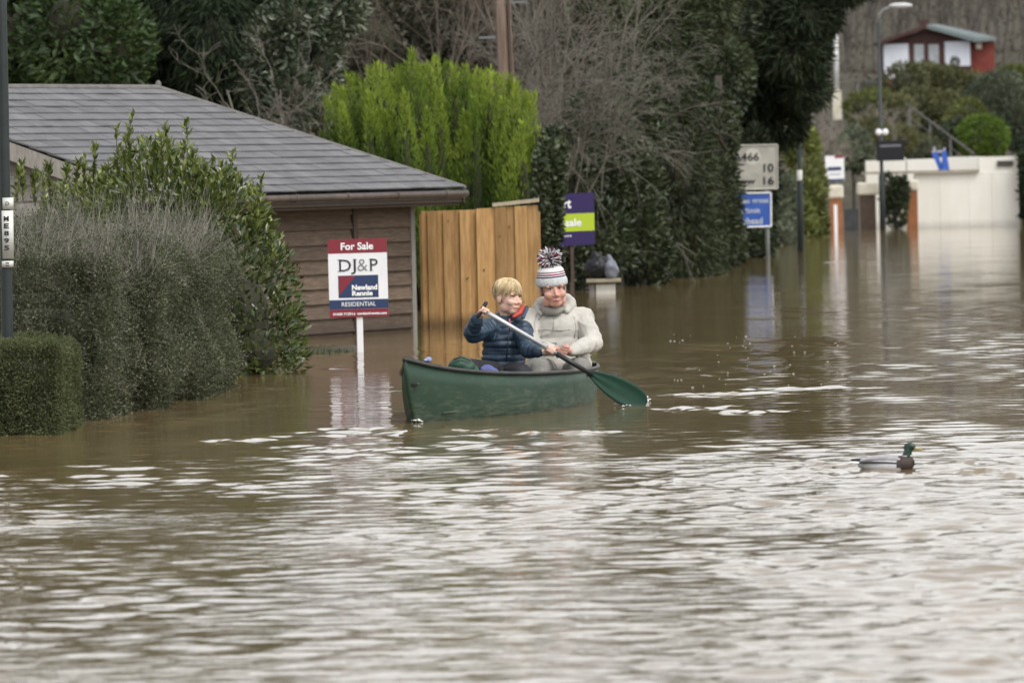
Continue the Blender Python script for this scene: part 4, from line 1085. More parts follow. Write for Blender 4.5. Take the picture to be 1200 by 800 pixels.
# cream walls
MAT_CREAM = M('cream_render', (.64, .62, .55), (.77, .755, .70), .9, .85, .004, 30, (1, 1, .25), c3=(.72, .70, .64))
tide_mark(MAT_CREAM, .10, .72, .08)
MAT_STAIN = M('stained_coping', (.22, .19, .14), (.36, .32, .25), 4, .9)
def build_walls():
    d = 154
    root = thing('cream_wall', 'tall cream rendered garden wall rising from the flood at the far end', 'wall', (A(1130, 266, d).x, d, -.8))
    zt = A(1100, 203, d).z
    xs = [1072, 1101, 1135, 1162, 1194]
    for i in range(4):
        a, b = A(xs[i], 220, d), A(xs[i + 1], 220, d)
        MB().box(((a.x + b.x) / 2, d + .15, (zt - .8) / 2), (b.x - a.x - .003, .3, zt + .8)).build('panel', MAT_CREAM, root, bevel=.003)
    a, b = A(1010, 200, d), A(1147, 200, d)
    MB().box(((a.x + b.x) / 2, d + .12, zt + .035), (b.x - a.x, .44, .06)).build('coping', MAT_STAIN, root)
    # end pier, taller
    a, b = A(1148, 220, d), A(1194, 220, d); z2 = A(1170, 183.5, d).z
    MB().box(((a.x + b.x) / 2, d + .17, (z2 + zt) / 2 + .002), (b.x - a.x, .30, z2 - zt)).build('upper_panel', MAT_CREAM, root)
    c = A(1178, 191.5, d - .02); MB().box(c, (.36, .03, .12)).build('house_nameplate', M('plate', (.05, .05, .045), None), root)
    d2 = 156
    root2 = thing('terrace_wall', 'low cream terrace wall behind the tall wall with the blue chair on it', 'wall', (A(1080, 200, d2).x, d2, -.8))
    xs = [1014, 1033, 1062, 1100, 1150]
    for i in range(4):
        a, b = A(xs[i], 190, d2), A(xs[i + 1], 190, d2); zt2 = A(1080, (187, 184, 186.5, 185)[i], d2).z
        MB().box(((a.x + b.x) / 2, d2 + .15, (zt2 - .8) / 2), (b.x - a.x - .02, .3, zt2 + .8)).build('panel', MAT_CREAM, root2, bevel=.006)
build_walls()
def build_deck_chair():
    d = 154.6
    bl = A(1100, 199.5, d); fr = M('chair_frame', (.35, .33, .36), None, rough=.5); bl2 = M('blue_canvas', (.03, .08, .36), (.05, .13, .48), 9, .8)
    root = thing('folding_chair', 'folded blue canvas chair leaning on top of the cream wall', 'chair', (bl.x, d, bl.z))
    s = d / F
    P = lambda x, y, o=0.0: A(x, y, d + o)
    for x0, y0, x1, y1 in ((1094, 172, 1101, 199), (1107, 173, 1104, 199), (1092, 178, 1109, 178)):
        MB().tube([P(x0, y0), P(x1, y1)], .03, 6).build('frame', fr, root)
    MB().prism([P(1092, 180, -.04), P(1098, 177, -.04), P(1106, 199, -.04), P(1101, 200, -.04)], V(0, .03, 0)).build('canvas', bl2, root)
    MB().prism([P(1103, 178, -.08), P(1109, 176, -.08), P(1113, 200, -.08), P(1105, 200, -.08)], V(0, .03, 0)).build('canvas', bl2, root)
build_deck_chair()

# far shrubs
LF_FARG = LEAF('fresh_green_leaf', (.05, .055, .018), (.12, .14, .035), (.22, .25, .07), .6, .25)
LF_FAROL = LEAF('brown_green_leaf', (.050, .054, .022), (.115, .118, .048), (.19, .19, .085), .7, .2)
LF_LIME = LEAF('lime_leaf', (.06, .105, .014), (.125, .195, .026), (.19, .265, .05), .6, .25)
LF_GREYG = LEAF('grey_green_leaf', (.045, .058, .034), (.105, .125, .078), (.19, .21, .14), .65, .2)
def far_shrub(name, label, lst, n, leaf, mat, seed, cat='shrub', asp=.5, keep0=.5, inner=.7):
    B = blobs_px(lst); c = np.mean(np.array(B)[:, :3], 0)
    return crown_tree(name, label, B, n, leaf, asp, mat, seed, (c[0], c[1], min(gh(c[0], c[1]) - .1, c[2] - .2)), trunk=.06, inner=inner, cat=cat, keep0=keep0)
far_shrub('green_shrub', 'fresh green shrub crowding the plain lamp post', [(942, 240, 140, 20, 38, .8), (950, 215, 141, 14, 26, .6), (932, 262, 139, 20, 28, .7), (952, 268, 140, 13, 22, .6), (940, 175, 142, 16, 26, .7)], 5200, .16, LF_FARG, 80)
far_shrub('ivy_bush', 'pale ivy bush at the waterline behind the road sign', [(905, 265, 128, 20, 34, .7), (918, 285, 127, 18, 20, .6), (915, 235, 129, 16, 30, .6)], 2600, .13, LF_GREYG, 81)
far_shrub('ivy_bush', 'dark ivy mass wrapped round the trunk behind the blue sign', [(884, 262, 111.5, 16, 42, .5), (878, 225, 111.5, 15, 40, .5), (890, 290, 111, 13, 18, .5), (886, 185, 111.8, 15, 34, .5)], 5200, .11, LF_IVY, 74)
far_shrub('clipped_shrub', 'dark clipped shrub leaning on the brick gate post before the cream wall', [(1050, 238, 152.5, 12, 28, .4), (1042, 226, 152.5, 10, 20, .4), (1056, 224, 152.5, 8, 16, .3)], 1800, .10, LF_IVY, 82)
far_shrub('garden_shrub', 'dark green shrub above the small white board', [(1000, 170, 196, 18, 18, .8), (988, 180, 195, 16, 16, .7), (1010, 185, 196, 14, 16, .7)], 2000, .16, LF_GREYG, 83)
far_shrub('lime_bush', 'bright lime green rounded bush above the end of the cream wall', [(1151, 160, 214, 28, 23, .9), (1143, 166, 213.6, 20, 18, .7), (1163, 166, 213.6, 16, 16, .6)], 5000, .12, LF_LIME, 84, inner=.82)
far_shrub('domed_bush', 'large dark domed bush to the right below the red chalet', [(1172, 128, 224, 42, 40, 1.4), (1160, 145, 223, 30, 26, 1.0), (1192, 140, 223, 28, 34, 1.0)], 11000, .13, LF_GREYG, 85, inner=.88)
far_shrub('bank_hedge', 'long olive hedge on the bank in front of the red chalet', [(1060, 100, 232, 26, 24, 1.0), (1085, 98, 233, 28, 22, 1.0), (1110, 102, 233, 26, 22, 1.0), (1075, 128, 230, 30, 24, 1.0), (1105, 135, 230, 30, 26, 1.0), (1135, 108, 233, 22, 22, .9), (1050, 140, 228, 24, 26, .9)], 9000, .16, LF_FAROL, 86)
far_shrub('grass_bank_bush', 'pale green bush beside the red chalet on the right', [(1190, 92, 246, 24, 14, 1.2), (1170, 98, 246, 18, 12, 1.0)], 2600, .15, LF_FARG, 87)
far_shrub('end_bush', 'dark bush at the right end of the cream wall', [(1212, 215, 154, 15, 60, .8), (1225, 180, 155, 22, 40, 1.0), (1208, 170, 158, 14, 12, .6)], 3000, .16, LF_YEW, 88)
far_shrub('verge_shrub', 'low green brown shrub behind the lamp post nameboard', [(1030, 215, 195, 16, 12, .6), (1020, 160, 200, 20, 20, .8), (1052, 165, 205, 22, 16, .8), (1080, 172, 208, 20, 12, .8)], 3500, .14, LF_FAROL, 89)
far_shrub('bank_shrub', 'low yellow green shrub on the bank left of the chalet', [(1010, 128, 228, 20, 18, .8), (1025, 118, 229, 16, 14, .7)], 2000, .14, LF_FARG, 70)
far_shrub('bank_shrub', 'dark rounded shrub beside the stair rail above the lime bush', [(1120, 158, 216, 18, 16, .8), (1108, 168, 214, 14, 14, .7)], 1800, .13, LF_IVY, 71)
far_shrub('bank_shrub', 'pale olive rounded shrub between the chalet hedge and the domed bush', [(1135, 135, 222, 18, 18, .8), (1122, 142, 221, 14, 14, .7)], 1900, .13, LF_FARG, 72)
far_shrub('bank_shrub', 'dull green bush at the foot of the bank behind the nameboard', [(1062, 178, 208, 22, 14, .8), (1085, 180, 207, 18, 12, .7)], 1800, .13, LF_GREYG, 73)
rb = np.random.default_rng(58)
MAT_PALETWIG = M('pale_twig', (.16, .135, .115), (.27, .235, .205), 10, .9)
for k, (px, py, d, lab, hh) in enumerate(((965, 185, 170, 'pale brown bare shrub between the two lamp posts', 1.5), (1000, 160, 200, 'pale brown bare shrub below the white poles', 1.4), (1040, 150, 210, 'pale brown bare shrub left of the stair rail', 1.3), (925, 180, 160, 'pale brown bare shrub behind the plain lamp post', 1.5))):
    c = A(px, py, d); n = 9
    g = max(gh(c.x, d) - .2, -.8)
    bare_tree('bare_bush', lab, [(c.x + rb.normal() * .5, d + rb.normal() * .5, max(g, c.z - hh * .6)) for i in range(n)], [(rb.normal() * .45, rb.normal() * .3, 1) for i in range(n)], [hh * (.7 + .5 * rb.random()) for i in range(n)], [.012] * n, 90 + k, (c.x, d, g), 3, [8, 6, 2], .6, .03, .1, .5, mat=MAT_PALETWIG, cat='shrub', K=5, lo=.004)

# white poles behind the conifer, stair rail
MAT_DARKSTEEL = M('dull_rail', (.075, .072, .065), (.12, .115, .105), 8, .8)
def build_far_poles():
    mt = M('white_pole_paint', (.72, .72, .70), (.58, .58, .56), 6, .6)
    for x0, y0, x1, y1, lab, r in ((979, 27, 980.5, 106, 'tall white pole on the hillside right of the dark conifer', .085), (959, 45, 961, 94, 'shorter white pole half hidden by the dark conifer', .085)):
        d = 232; a, b = A(x1, y1, d), A(x0, y0, d)
        root = thing('white_pole', lab, 'pole', a, 0, 'white poles on the hillside')
        MB().tube([a, b], r, 10).build('shaft', mt, root, smooth=True)
        MB().lathe([(r * 1.3, 0), (r * 1.3, .06), (r * .3, .12)], b, 10).build('cap', mt, root)
        MB().box(a + V(0, 0, -.5), (.3, .3, 1.0)).build('footing', MAT_STONE, root)
    d = 211; root = thing('stair_rail', 'grey hand rail running down the bank to the cream wall', 'hand rail', A(1100, 160, d))
    a, b = A(1062, 122, d + 6), A(1142, 181, d)
    MB().tube([a, b], .038, 8).build('rail', MAT_DARKSTEEL, root, smooth=True)
    MB().tube([a - V(0, 0, .35), b - V(0, 0, .35)], .02, 8).build('rail', MAT_DARKSTEEL, root, smooth=True)
    for t in (.05, .35, .65, .95):
        p = a.lerp(b, t); MB().tube([p, p - V(0, 0, 1.2)], .03, 6).build('post', MAT_STEEL, root)
    d = 236; pts = [A(1005, 98, d), A(1022, 97, d), A(1036, 99, d), A(1046, 106, d), A(1050, 114, d)]
    root = thing('garden_arch', 'thin pale rail curving across the bank below the chalet', 'hand rail', pts[2] - V(0, 0, .8))
    MB().tube(pts, .02, 8).build('rail', MAT_DARKSTEEL, root, smooth=True)
    for p in (pts[0], pts[4]): MB().tube([p, p - V(0, 0, 1.0)], .03, 6).build('post', MAT_STEEL, root)
build_far_poles()

# red chalet
def build_chalet():
    d = 260
    red = M('red_timber', (.13, .022, .014), (.19, .036, .024), 6, .7); dk = M('dark_red_timber', (.045, .018, .015), (.07, .028, .022), 6, .7)
    gr = M('grey_green_roof', (.10, .125, .125), (.15, .18, .18), 4, .5); wh = M('white_shutter', (.66, .68, .74), (.56, .58, .64), 3, .6)
    gl = M('chalet_glass', (.25, .27, .28), (.40, .42, .44), 3, .12)
    P = lambda x, y, o=0.0: A(x, y, d + o)
    base = P(1090, 96)
    root = thing('red_chalet', 'red timber chalet with white shutters on the hillside', 'chalet', V(base.x, d, base.z - .6))
    zb = base.z - .5
    # front wall polygon (gable) and right side wall running back
    fr = [P(1034, 97), P(1138, 97), P(1138, 47), P(1086, 34), P(1034, 50)]
    MB().prism([V(p.x, d, zb) if i < 2 else p for i, p in enumerate(fr)], V(0, 3.0, 0)).build('wall', dk, root)
    side = [P(1138.3, 97), P(1166, 95), P(1166, 46), P(1138.3, 47)]
    MB().prism([V(p.x, d + .3, zb) if i < 2 else p + V(0, .3, 0) for i, p in enumerate(side)], V(0, 2.0, 0)).build('side_wall', red, root)
    for x0, x1, y0, y1 in ((1036, 1064.5, 51.5, 92), (1107.5, 1136.5, 48.5, 78)):
        a, b = P(x0, y1, -.06), P(x1, y0, -.06)
        sh = MB().box(((a.x + b.x) / 2, d - .05, (a.z + b.z) / 2), (b.x - a.x, .06, b.z - a.z)).build('shutter', wh, root)
        n = 9
        for i in range(n):
            z = a.z + (b.z - a.z) * (i + .5) / n
            MB().box(((a.x + b.x) / 2, d - .088, z), (b.x - a.x - .04, .012, (b.z - a.z) / n * .86)).build('slat', wh, sh)
    for x0, x1 in ((1071, 1083.5), (1088, 1101)):
        a, b = P(x0, 84, -.06), P(x1, 51, -.06); c = ((a.x + b.x) / 2, d - .03, (a.z + b.z) / 2)
        w_ = MB().box(c, (b.x - a.x, .04, b.z - a.z)).build('window', gl, root)
        f = MB(); hw, hh = (b.x - a.x) / 2, (b.z - a.z) / 2
        for dx, dz, sx, sz in ((-hw, 0, .05, hh * 2 + .05), (hw, 0, .05, hh * 2 + .05), (0, hh, hw * 2, .05), (0, -hh, hw * 2, .05)): f.box((c[0] + dx, d - .055, c[2] + dz), (sx, .05, sz))
        f.build('frame', dk, w_)
    for x in (1067.5, 1104.5, 1085.7): 
        a = P(x, 66, -.05); MB().box((a.x, d - .08, a.z), (.12, .08, 1.25)).build('post', dk, root)
    a = P(1147, 54, .2); MB().box(a, (.22, .08, .22)).build('vent', MAT_STONE, root)
    # roof: two pitches with thickness
    rf = MB()
    l, t, r_ = P(1029, 53, -.5), P(1086, 33, -.5), P(1142, 49, -.5)
    back = V(0, 3.8, 0); th = V(0, 0, .13)
    rf.hexa([l, t, t + back, l + back], [l + th, t + th, t + back + th, l + back + th]); rf.build('roof', dk, root)
    rf = MB(); rr = P(1169, 47.5, -.2)
    rf.hexa([P(1086, 33, -.502), P(1142, 49.5, -.502), rr + V(0, .4, 0), P(1100, 32.5, 2.2)], [P(1086, 33, -.502) + th, P(1142, 48.2, -.502) + th, rr + V(0, .4, 0) + th, P(1100, 32.5, 2.2) + th])
    rf.build('roof', gr, root)
    a = P(1083, 33, .6); MB().box(a + V(0, 0, .1), (.30, .3, .42)).build('chimney', dk, root)
    a, b = P(1033, 101, -.3), P(1138, 99, -.3)
    MB().box(((a.x + b.x) / 2, d - .3, a.z), (b.x - a.x, .6, .5)).build('plinth', red, root)
    p = A(1119, 74, 251); pl = thing('potted_shrub', 'small dark shrub standing before the white chalet shutter', 'shrub', p - V(0, 0, .8))
    rng = np.random.default_rng(3); q, dd = shell_points([(p.x, p.y, p.z, .14, .14, .20)], 260, rng, .5)
    leaf_cloud('foliage', q, dd + rng.normal(size=q.shape) * .4, .09, .05, LF_IVY, pl, rng); MB().tube([p - V(0, 0, .9), p], .02, 6).build('stem', MAT_WOOD, pl)
build_chalet()

# bare woodland on the hill: reads as one brown mass
def build_wood():
    rng = np.random.default_rng(99)
    n = 520
    y = 262 + 110 * rng.random(n) ** 1.2; x = (-.10 + .22 * rng.random(n)) * y
    keep = ~((y < 270) & (x > 8) & (x < 20)); x, y = x[keep], y[keep]; n = len(x)
    z = ground_h(x, y) - .2
    hgt = 5 + 5 * rng.random(n)
    br = branching(np.stack([x, y, z], 1), np.stack([rng.normal(size=n) * .06, rng.normal(size=n) * .06, np.ones(n)], 1), hgt, .025 + .03 * rng.random(n), rng, 2, [9, 3], .42, .5, 4, .10, 0, .25)
    mt = M('woodland_bark', (.066, .057, .048), (.12, .105, .092), 3, .95)
    parts = [tubes_mesh('woodland', P, np.maximum(r, .016), mt, None, 3) for P, r in br]
    bm = bmesh.new()
    for o in parts: bm.from_mesh(o.data)
    me = parts[0].data.copy(); bm.to_mesh(me); bm.free()
    for o in parts: bpy.data.objects.remove(o)
    tag(link_mesh('bare_woodland', me, mt), 'bare brown woodland covering the hill behind the chalet', None, None, 'stuff')
    k = 24000
    yy = 232 + 210 * rng.random(k); xx = (-.11 + .24 * rng.random(k)) * yy; zz = ground_h(xx, yy) + .25 * rng.random(k)
    tag(leaf_cloud('hill_undergrowth', np.stack([xx, yy, zz], 1), rng.normal(size=(k, 3)) + np.array([0, 0, .6]), .26 * (.5 + rng.random(k)), .10, LEAF('undergrowth_leaf', (.045, .038, .028), (.075, .064, .048), (.105, .092, .068), .8, .15), None, rng, flat=True), 'brown and green undergrowth on the hillside', None, None, 'stuff')
build_wood()
# ================================================================== canoe
MAT_HULL = M('green_hull', (.017, .040, .024), (.034, .068, .043), 3.5, .52, .0015, 25, (1, .35, 1.2), spec=.3, c3=(.024, .053, .033), rvar=.12)
def hull_scuffs():
    """scratches and dried silt low on the hull: real wear on the plastic"""
    nt = MAT_HULL.node_tree; N, L = nt.nodes, nt.links; p = N['Principled BSDF']
    src = p.inputs['Base Color'].links[0].from_socket
    tc = N.new('ShaderNodeTexCoord'); mp = N.new('ShaderNodeMapping'); mp.inputs['Scale'].default_value = (2, 2.4, 15)
    L.new(tc.outputs['Object'], mp.inputs['Vector'])
    nz = N.new('ShaderNodeTexNoise'); nz.inputs['Scale'].default_value = 3.0; nz.inputs['Detail'].default_value = 7; nz.inputs['Roughness'].default_value = .7
    L.new(mp.outputs[0], nz.inputs['Vector'])
    sp = N.new('ShaderNodeSeparateXYZ'); L.new(tc.outputs['Object'], sp.inputs[0])
    mr = N.new('ShaderNodeMapRange'); mr.inputs['From Min'].default_value = .26; mr.inputs['From Max'].default_value = -.02; mr.inputs['To Min'].default_value = -.10; mr.inputs['To Max'].default_value = .10
    L.new(sp.outputs['Z'], mr.inputs['Value'])
    ad = N.new('ShaderNodeMath'); ad.operation = 'ADD'; L.new(nz.outputs['Fac'], ad.inputs[0]); L.new(mr.outputs[0], ad.inputs[1])
    cr = N.new('ShaderNodeValToRGB'); e = cr.color_ramp.elements; e[0].position = .50; e[0].color = (0, 0, 0, 1); e[1].position = .74; e[1].color = (.6, .6, .6, 1)
    L.new(ad.outputs[0], cr.inputs['Fac'])
    mx = N.new('ShaderNodeMixRGB'); mx.inputs['Color2'].default_value = (.15, .16, .125, 1)
    L.new(cr.outputs[0], mx.inputs['Fac']); L.new(src, mx.inputs['Color1']); L.new(mx.outputs[0], p.inputs['Base Color'])
hull_scuffs()
MAT_RIM = M('black_gunwale', (.022, .022, .024), (.05, .05, .05), 10, .45)
BOW = W(487, 495)
PHI = R(14.5)
CL = 4.40
def cn(t, s, z):
    """canoe coordinates: t metres from the bow tip, s to the camera's right, z up"""
    return V(s, t, z)
def half_beam(t): 
    u = min(max(t / CL, 0), 1); return .44 * max(1e-3, math.sin(math.pi * u)) ** (1.12 - .5 * min(1, u * 1.5))
def sheer(t):
    u = t / CL
    return .20 + .135 * (1 - u) ** 7 + .055 * (1 - u) + .02 * u ** 8
def build_canoe():
    tip = BOW - V(math.sin(PHI), math.cos(PHI), 0) * .22
    root = thing('canoe', 'scuffed green open canoe carrying a man and a boy', 'canoe', (tip.x, tip.y, 0), -PHI)
    root['_local'] = 1
    NT, NS = 48, 21
    def section(t):
        u = t / CL; b = half_beam(t); zt = sheer(t); zk = -.13
        rake = 0
        pts = []
        for k in range(NS):
            a = -1 + 2 * k / (NS - 1)                        # -1 left gunwale .. 1 right gunwale
            c = abs(a)
            # flat-ish bottom, rounded bilge, slight tumblehome
            x = b * (1 - (1 - c) ** 2.2) ** .62 * (1 + .04 * math.sin(math.pi * c)) if c < 1 else b
            z = zk + (zt - zk) * c ** 2.3
            pts.append((math.copysign(x, a) if c > 1e-6 else 0, z))
        return pts
    v, f = [], []
    for i in range(NT + 1):
        w = i / NT; t0 = .5 - .5 * math.cos(math.pi * w); t = CL * (.5 * w + .5 * t0)
        for x, z in section(t):
            zt = sheer(t); fz = (z + .13) / (zt + .13)
            # stems curve under: the keel starts further in than the tip
            tt = t
            e0 = .30 * (1 - fz) ** 1.6 * max(0, 1 - t / 1.3); e1 = .30 * (1 - fz) ** 1.6 * max(0, 1 - (CL - t) / 1.3)
            v.append((x, tt + e0 - e1, z))
    for i in range(NT):
        for k in range(NS - 1):
            f.append((i * NS + k, i * NS + k + 1, (i + 1) * NS + k + 1, (i + 1) * NS + k))
    me = np_mesh('hull', v, f, True)
    h = link_mesh('hull', me, MAT_HULL, root); s = h.modifiers.new('s', 'SOLIDIFY'); s.thickness = .010; s.offset = 1
    for sg in (-1, 1):
        pts = [(sg * (half_beam(CL * i / 40) + .004), CL * i / 40, sheer(CL * i / 40) + .004) for i in range(41)]
        pts[0] = (0, -.005, sheer(0)); pts[-1] = (0, CL + .005, sheer(CL))
        MB().tube(pts, .011, 8).build('gunwale', MAT_RIM, root, smooth=True)
    for a, b in ((.0, .42), (CL - .40, CL)):
        n = 8; m = MB(); ts = [a + (b - a) * i / n for i in range(n + 1)]
        L_ = [V(-half_beam(t), t, sheer(t) + .008) for t in ts]; R_ = [V(half_beam(t), t, sheer(t) + .008) for t in ts]
        m.prism(L_ + R_[::-1], (0, 0, .012)); m.build('deck_plate', MAT_RIM, root)
    for t in (1.0, 3.75):
        b = half_beam(t) * .80; MB().box((0, t, .12), (2 * b, .24, .025)).build('seat', MAT_DARKWOOD, root)
    b = half_beam(2.75); MB().box((0, 2.9, .19), (2 * b, .05, .022)).build('thwart', MAT_DARKWOOD, root)
    m = MB(); n = 16; ts = [.45 + (CL - .9) * i / n for i in range(n + 1)]
    m.prism([V(-half_beam(t) * .86, t, .045) for t in ts] + [V(half_beam(t) * .86, t, .045) for t in ts[::-1]], (0, 0, .012)); m.build('floor', MAT_HULL, root)
    # toggle at the bow
    m = MB(); m.box((.03, .12, .235), (.05, .05, .02)); m.build('carry_toggle', MAT_RIM, root, bevel=.006)
    return root
CANOE = build_canoe()
def canoe_world(t, s, z): return CANOE.matrix_basis @ V(s, t, z)
bpy.context.view_layer.update()
# things in the canoe
def build_cargo():
    rng = np.random.default_rng(6)
    def lump(name, label, cat, mb, mat, loc, amp, part):
        r = thing(name, label, cat, loc)
        me = blend_mesh(mb, part, .008, 3); co = mesh_co(me); no = mesh_no(me)
        co = co + no * (amp * (clump_noise(co, rng, 30, 5) - .5))[:, None]; set_co(me, co - np.array(loc)); link_mesh(part, me, mat, r); return r
    d = 42.6
    c = A(541, 424, d); mb = MB(); mb.ball((c.x, d, c.z - .03), (.085, .10, .065), n=18, m=12); mb.cone((c.x - .06, d, c.z - .16), (c.x - .05, d, c.z - .05), .06, .04); mb.cone((c.x + .07, d, c.z - .16), (c.x + .05, d, c.z - .05), .05, .05)
    r = lump('dry_bag', 'dark green bag lying in the canoe before the boy', 'bag', mb, M('green_bag', (.015, .05, .028), (.03, .075, .045), 12, .55), (c.x, d, .06), .02, 'sack')
    MB().tube([(c.x - .05, d - .09, c.z + .02), (c.x, d - .10, c.z + .035), (c.x + .06, d - .09, c.z + .01)], .006, 6).build('strap', MAT_RIM, r)
    c = A(502.5, 418.5, 41.75); z0 = c.z - .01; mb = MB(); mb.ball((c.x, 41.75, c.z - .012), (.026, .03, .022), n=14, m=9); mb.ball((c.x - .016, 41.74, c.z - .016), (.022, .025, .016), n=12, m=8)
    r = lump('rolled_cloth', 'small rolled blue and white cloth on the canoe bow', 'cloth', mb, M('blue_cloth', (.03, .06, .25), (.42, .45, .60), 60, .8), (c.x, 41.75, z0 - .02), .012, 'roll')
    c = A(572, 429, 42.9); mb = MB(); mb.ball((c.x, 42.9, c.z - .025), (.045, .06, .028), n=16, m=10); mb.ball((c.x + .04, 42.9, c.z - .035), (.035, .05, .025), n=12, m=8); mb.ball((c.x - .03, 42.88, c.z - .02), (.022, .03, .020), n=12, m=8)
    lump('blue_cloth', 'bright blue cloth tucked beside the boy in the canoe', 'cloth', mb, M('bright_blue_cloth', (.07, .08, .22), (.11, .13, .30), 20, .8), (c.x, 42.9, .06), .02, 'cloth')
build_cargo()

# ================================================================== paddle
PD0, PD1 = A(565, 362.5, 42.86), A(690, 436.5, 43.02)       # grip end, blade neck
PD2 = A(757, 474, 43.10)
PDIR = (PD1 - PD0).normalized()
def pad(px):
    t = (px - 565) / (690 - 565); return PD0.lerp(PD1, t)
def build_paddle():
    root = thing('paddle', 'silver shafted paddle with broad green blade dipping in the water', 'paddle', PD0)
    j = pad(652)
    MB().tube([PD0, pad(600), j], .0145, 12).build('shaft', M('silver_shaft', (.60, .60, .62), (.48, .48, .50), 20, .32, metal=.55), root, smooth=True)
    MB().tube([j - PDIR * .002, PD1 + PDIR * .03], .0158, 12).build('lower_shaft', M('black_shaft', (.02, .02, .022), None, rough=.4), root, smooth=True)
    g = PDIR.cross(V(0, 1, 0)).normalized()
    MB().cone(PD0 - g * .045, PD0 + g * .045, .014, .014, 10).build('grip', M('black_grip', (.025, .025, .028), None, rough=.5), root, smooth=True)
    # blade: spoon shaped, rounded tip, central spine
    ax = (PD2 - PD1); L = ax.length; ax.normalize()
    side = ax.cross(V(0, -1, 0)).normalized(); nrm = side.cross(ax)
    side = (side * math.cos(R(12)) + nrm * math.sin(R(12))).normalized(); nrm = side.cross(ax)
    prof = [(0, .016), (.08, .026), (.2, .046), (.35, .064), (.5, .074), (.65, .078), (.78, .076), (.88, .066), (.95, .048), (.985, .030), (1.0, .010)]
    nk = 9; v, f = [], []
    for u, w in prof:
        for k in range(nk):
            a = -1 + 2 * k / (nk - 1)
            v.append(PD1 + ax * (L * u) + side * (w * a) + nrm * (.016 * a * a * (w / .078) + .010 * math.exp(-(a * 6) ** 2) * (1 - u) - .012 * math.sin(math.pi * u)))
    for i in range(len(prof) - 1):
        for k in range(nk - 1): f.append((i * nk + k, i * nk + k + 1, (i + 1) * nk + k + 1, (i + 1) * nk + k))
    v = [Vector(p) - PD0 for p in v]
    o = link_mesh('blade', np_mesh('blade', [tuple(p) for p in v], f, True), M('green_blade', (.005, .030, .018), (.009, .042, .026), 8, .55, spec=.25), root)
    s = o.modifiers.new('s', 'SOLIDIFY'); s.thickness = .007
build_paddle()

# ================================================================== people
MAT_SKIN = M('skin', (.60, .37, .285), (.68, .45, .355), 14, .5, .0006, 300, spec=.35)
MAT_SKIN2 = M('ruddy_skin', (.50, .25, .19), (.60, .34, .265), 10, .5, .0008, 260, spec=.35)
MAT_EYEW = M('eye_white', (.55, .53, .50), None, rough=.3)
MAT_IRIS = M('iris', (.03, .03, .035), None, rough=.25)
MAT_LASH = M('lash', (.035, .022, .018), None, rough=.8)
MAT_LIP = M('lips', (.40, .13, .11), None, rough=.5)
def frame(yaw, pitch=0.0, roll=0.0):
    """head frame: y forward. yaw 0 faces the camera, positive turns to the picture's right"""
    return Matrix.Rotation(math.pi + yaw, 3, 'Z') @ Matrix.Rotation(-pitch, 3, 'X') @ Matrix.Rotation(roll, 3, 'Y')
def head_prims(mb, c, Rm, k, child=False, neck=.05, neck_to=None, jowl=0.0):
    P = lambda x, y, z: c + Rm @ (V(x, y, z) * k)
    def el(x, y, z, rx, ry, rz, rot=None): mb.ball(P(x, y, z), (rx * k, ry * k, rz * k), Rm @ rot if rot is not None else Rm, n=20, m=14)
    el(0, -.012, .030, .074, .092, .084)
    el(0, .028, -.028, .059, .062, .082)
    el(0, .052, -.086 + jowl, .034 + jowl, .034, .026)
    for s in (-1, 1):
        el(s * (.040 + jowl), .012 + jowl, -.070 + (.008 if child else 0), .024 + jowl - (.004 if child else 0), .040, .034)                # jaw corner
        el(s * (.034 + jowl), .060, -.028, .026 + jowl, .026, .024 + jowl)                # cheek
        el(s * .030, .078, .022, .026, .014, .009)                 # brow
        el(s * .075, -.010, -.008, .010, .020, .032)               # ear
        el(s * .012, .090, -.034, .010, .011, .008)                # nostril wing
        el(s * .030, .070, -.002, .016, .014, .009)                # lower lid
    mb.cone(P(0, .084, .006 if child else .010), P(0, .101 if child else .107, -.028), .0065 * k if child else .0075 * k, .0095 * k if child else .0118 * k)
    el(0, .082, -.062, .025, .012, .007); el(0, .080, -.073, .021, .012, .008)
    if neck_to is not None: mb.cone(P(0, -.018, -.07), neck_to, neck * .98, neck * 1.08, 16)
def face_parts(parent, org, c, Rm, k, skin_lip, brow_mat, iris):
    P = lambda x, y, z: c + Rm @ (V(x, y, z) * k)
    for s in (-1, 1):
        e = MB().ball(P(s * .030, .0745, .0085), (.0125 * k, .009 * k, .0068 * k), Rm, 12, 8).build('eye', MAT_EYEW, parent, smooth=True)
        MB().ball(P(s * .030 + .002, .0822, .0085), (.0060 * k, .0028 * k, .0060 * k), Rm, 10, 6).build('iris', iris, e, smooth=True)
        m = MB(); m.tube([P(s * .013, .0905, .021), P(s * .030, .0925, .027), P(s * .050, .081, .022)], [.0035 * k, .0045 * k, .0022 * k], 6); m.build('eyebrow', brow_mat, parent, smooth=True)
        m = MB(); m.tube([P(s * .0165, .0835, .0105), P(s * .030, .0855, .0165), P(s * .045, .0775, .0105)], [.0014 * k, .0024 * k, .0014 * k], 5); m.build('eyelash', MAT_LASH, parent, smooth=True)
    m = MB(); m.tube([P(-.022, .0845, -.0655), P(-.008, .0930, -.0635), P(0, .0935, -.0650), P(.008, .0930, -.0635), P(.022, .0845, -.0655)], [.0016 * k, .0040 * k, .0042 * k, .0040 * k, .0016 * k], 6); m.build('lips', skin_lip, parent, smooth=True)
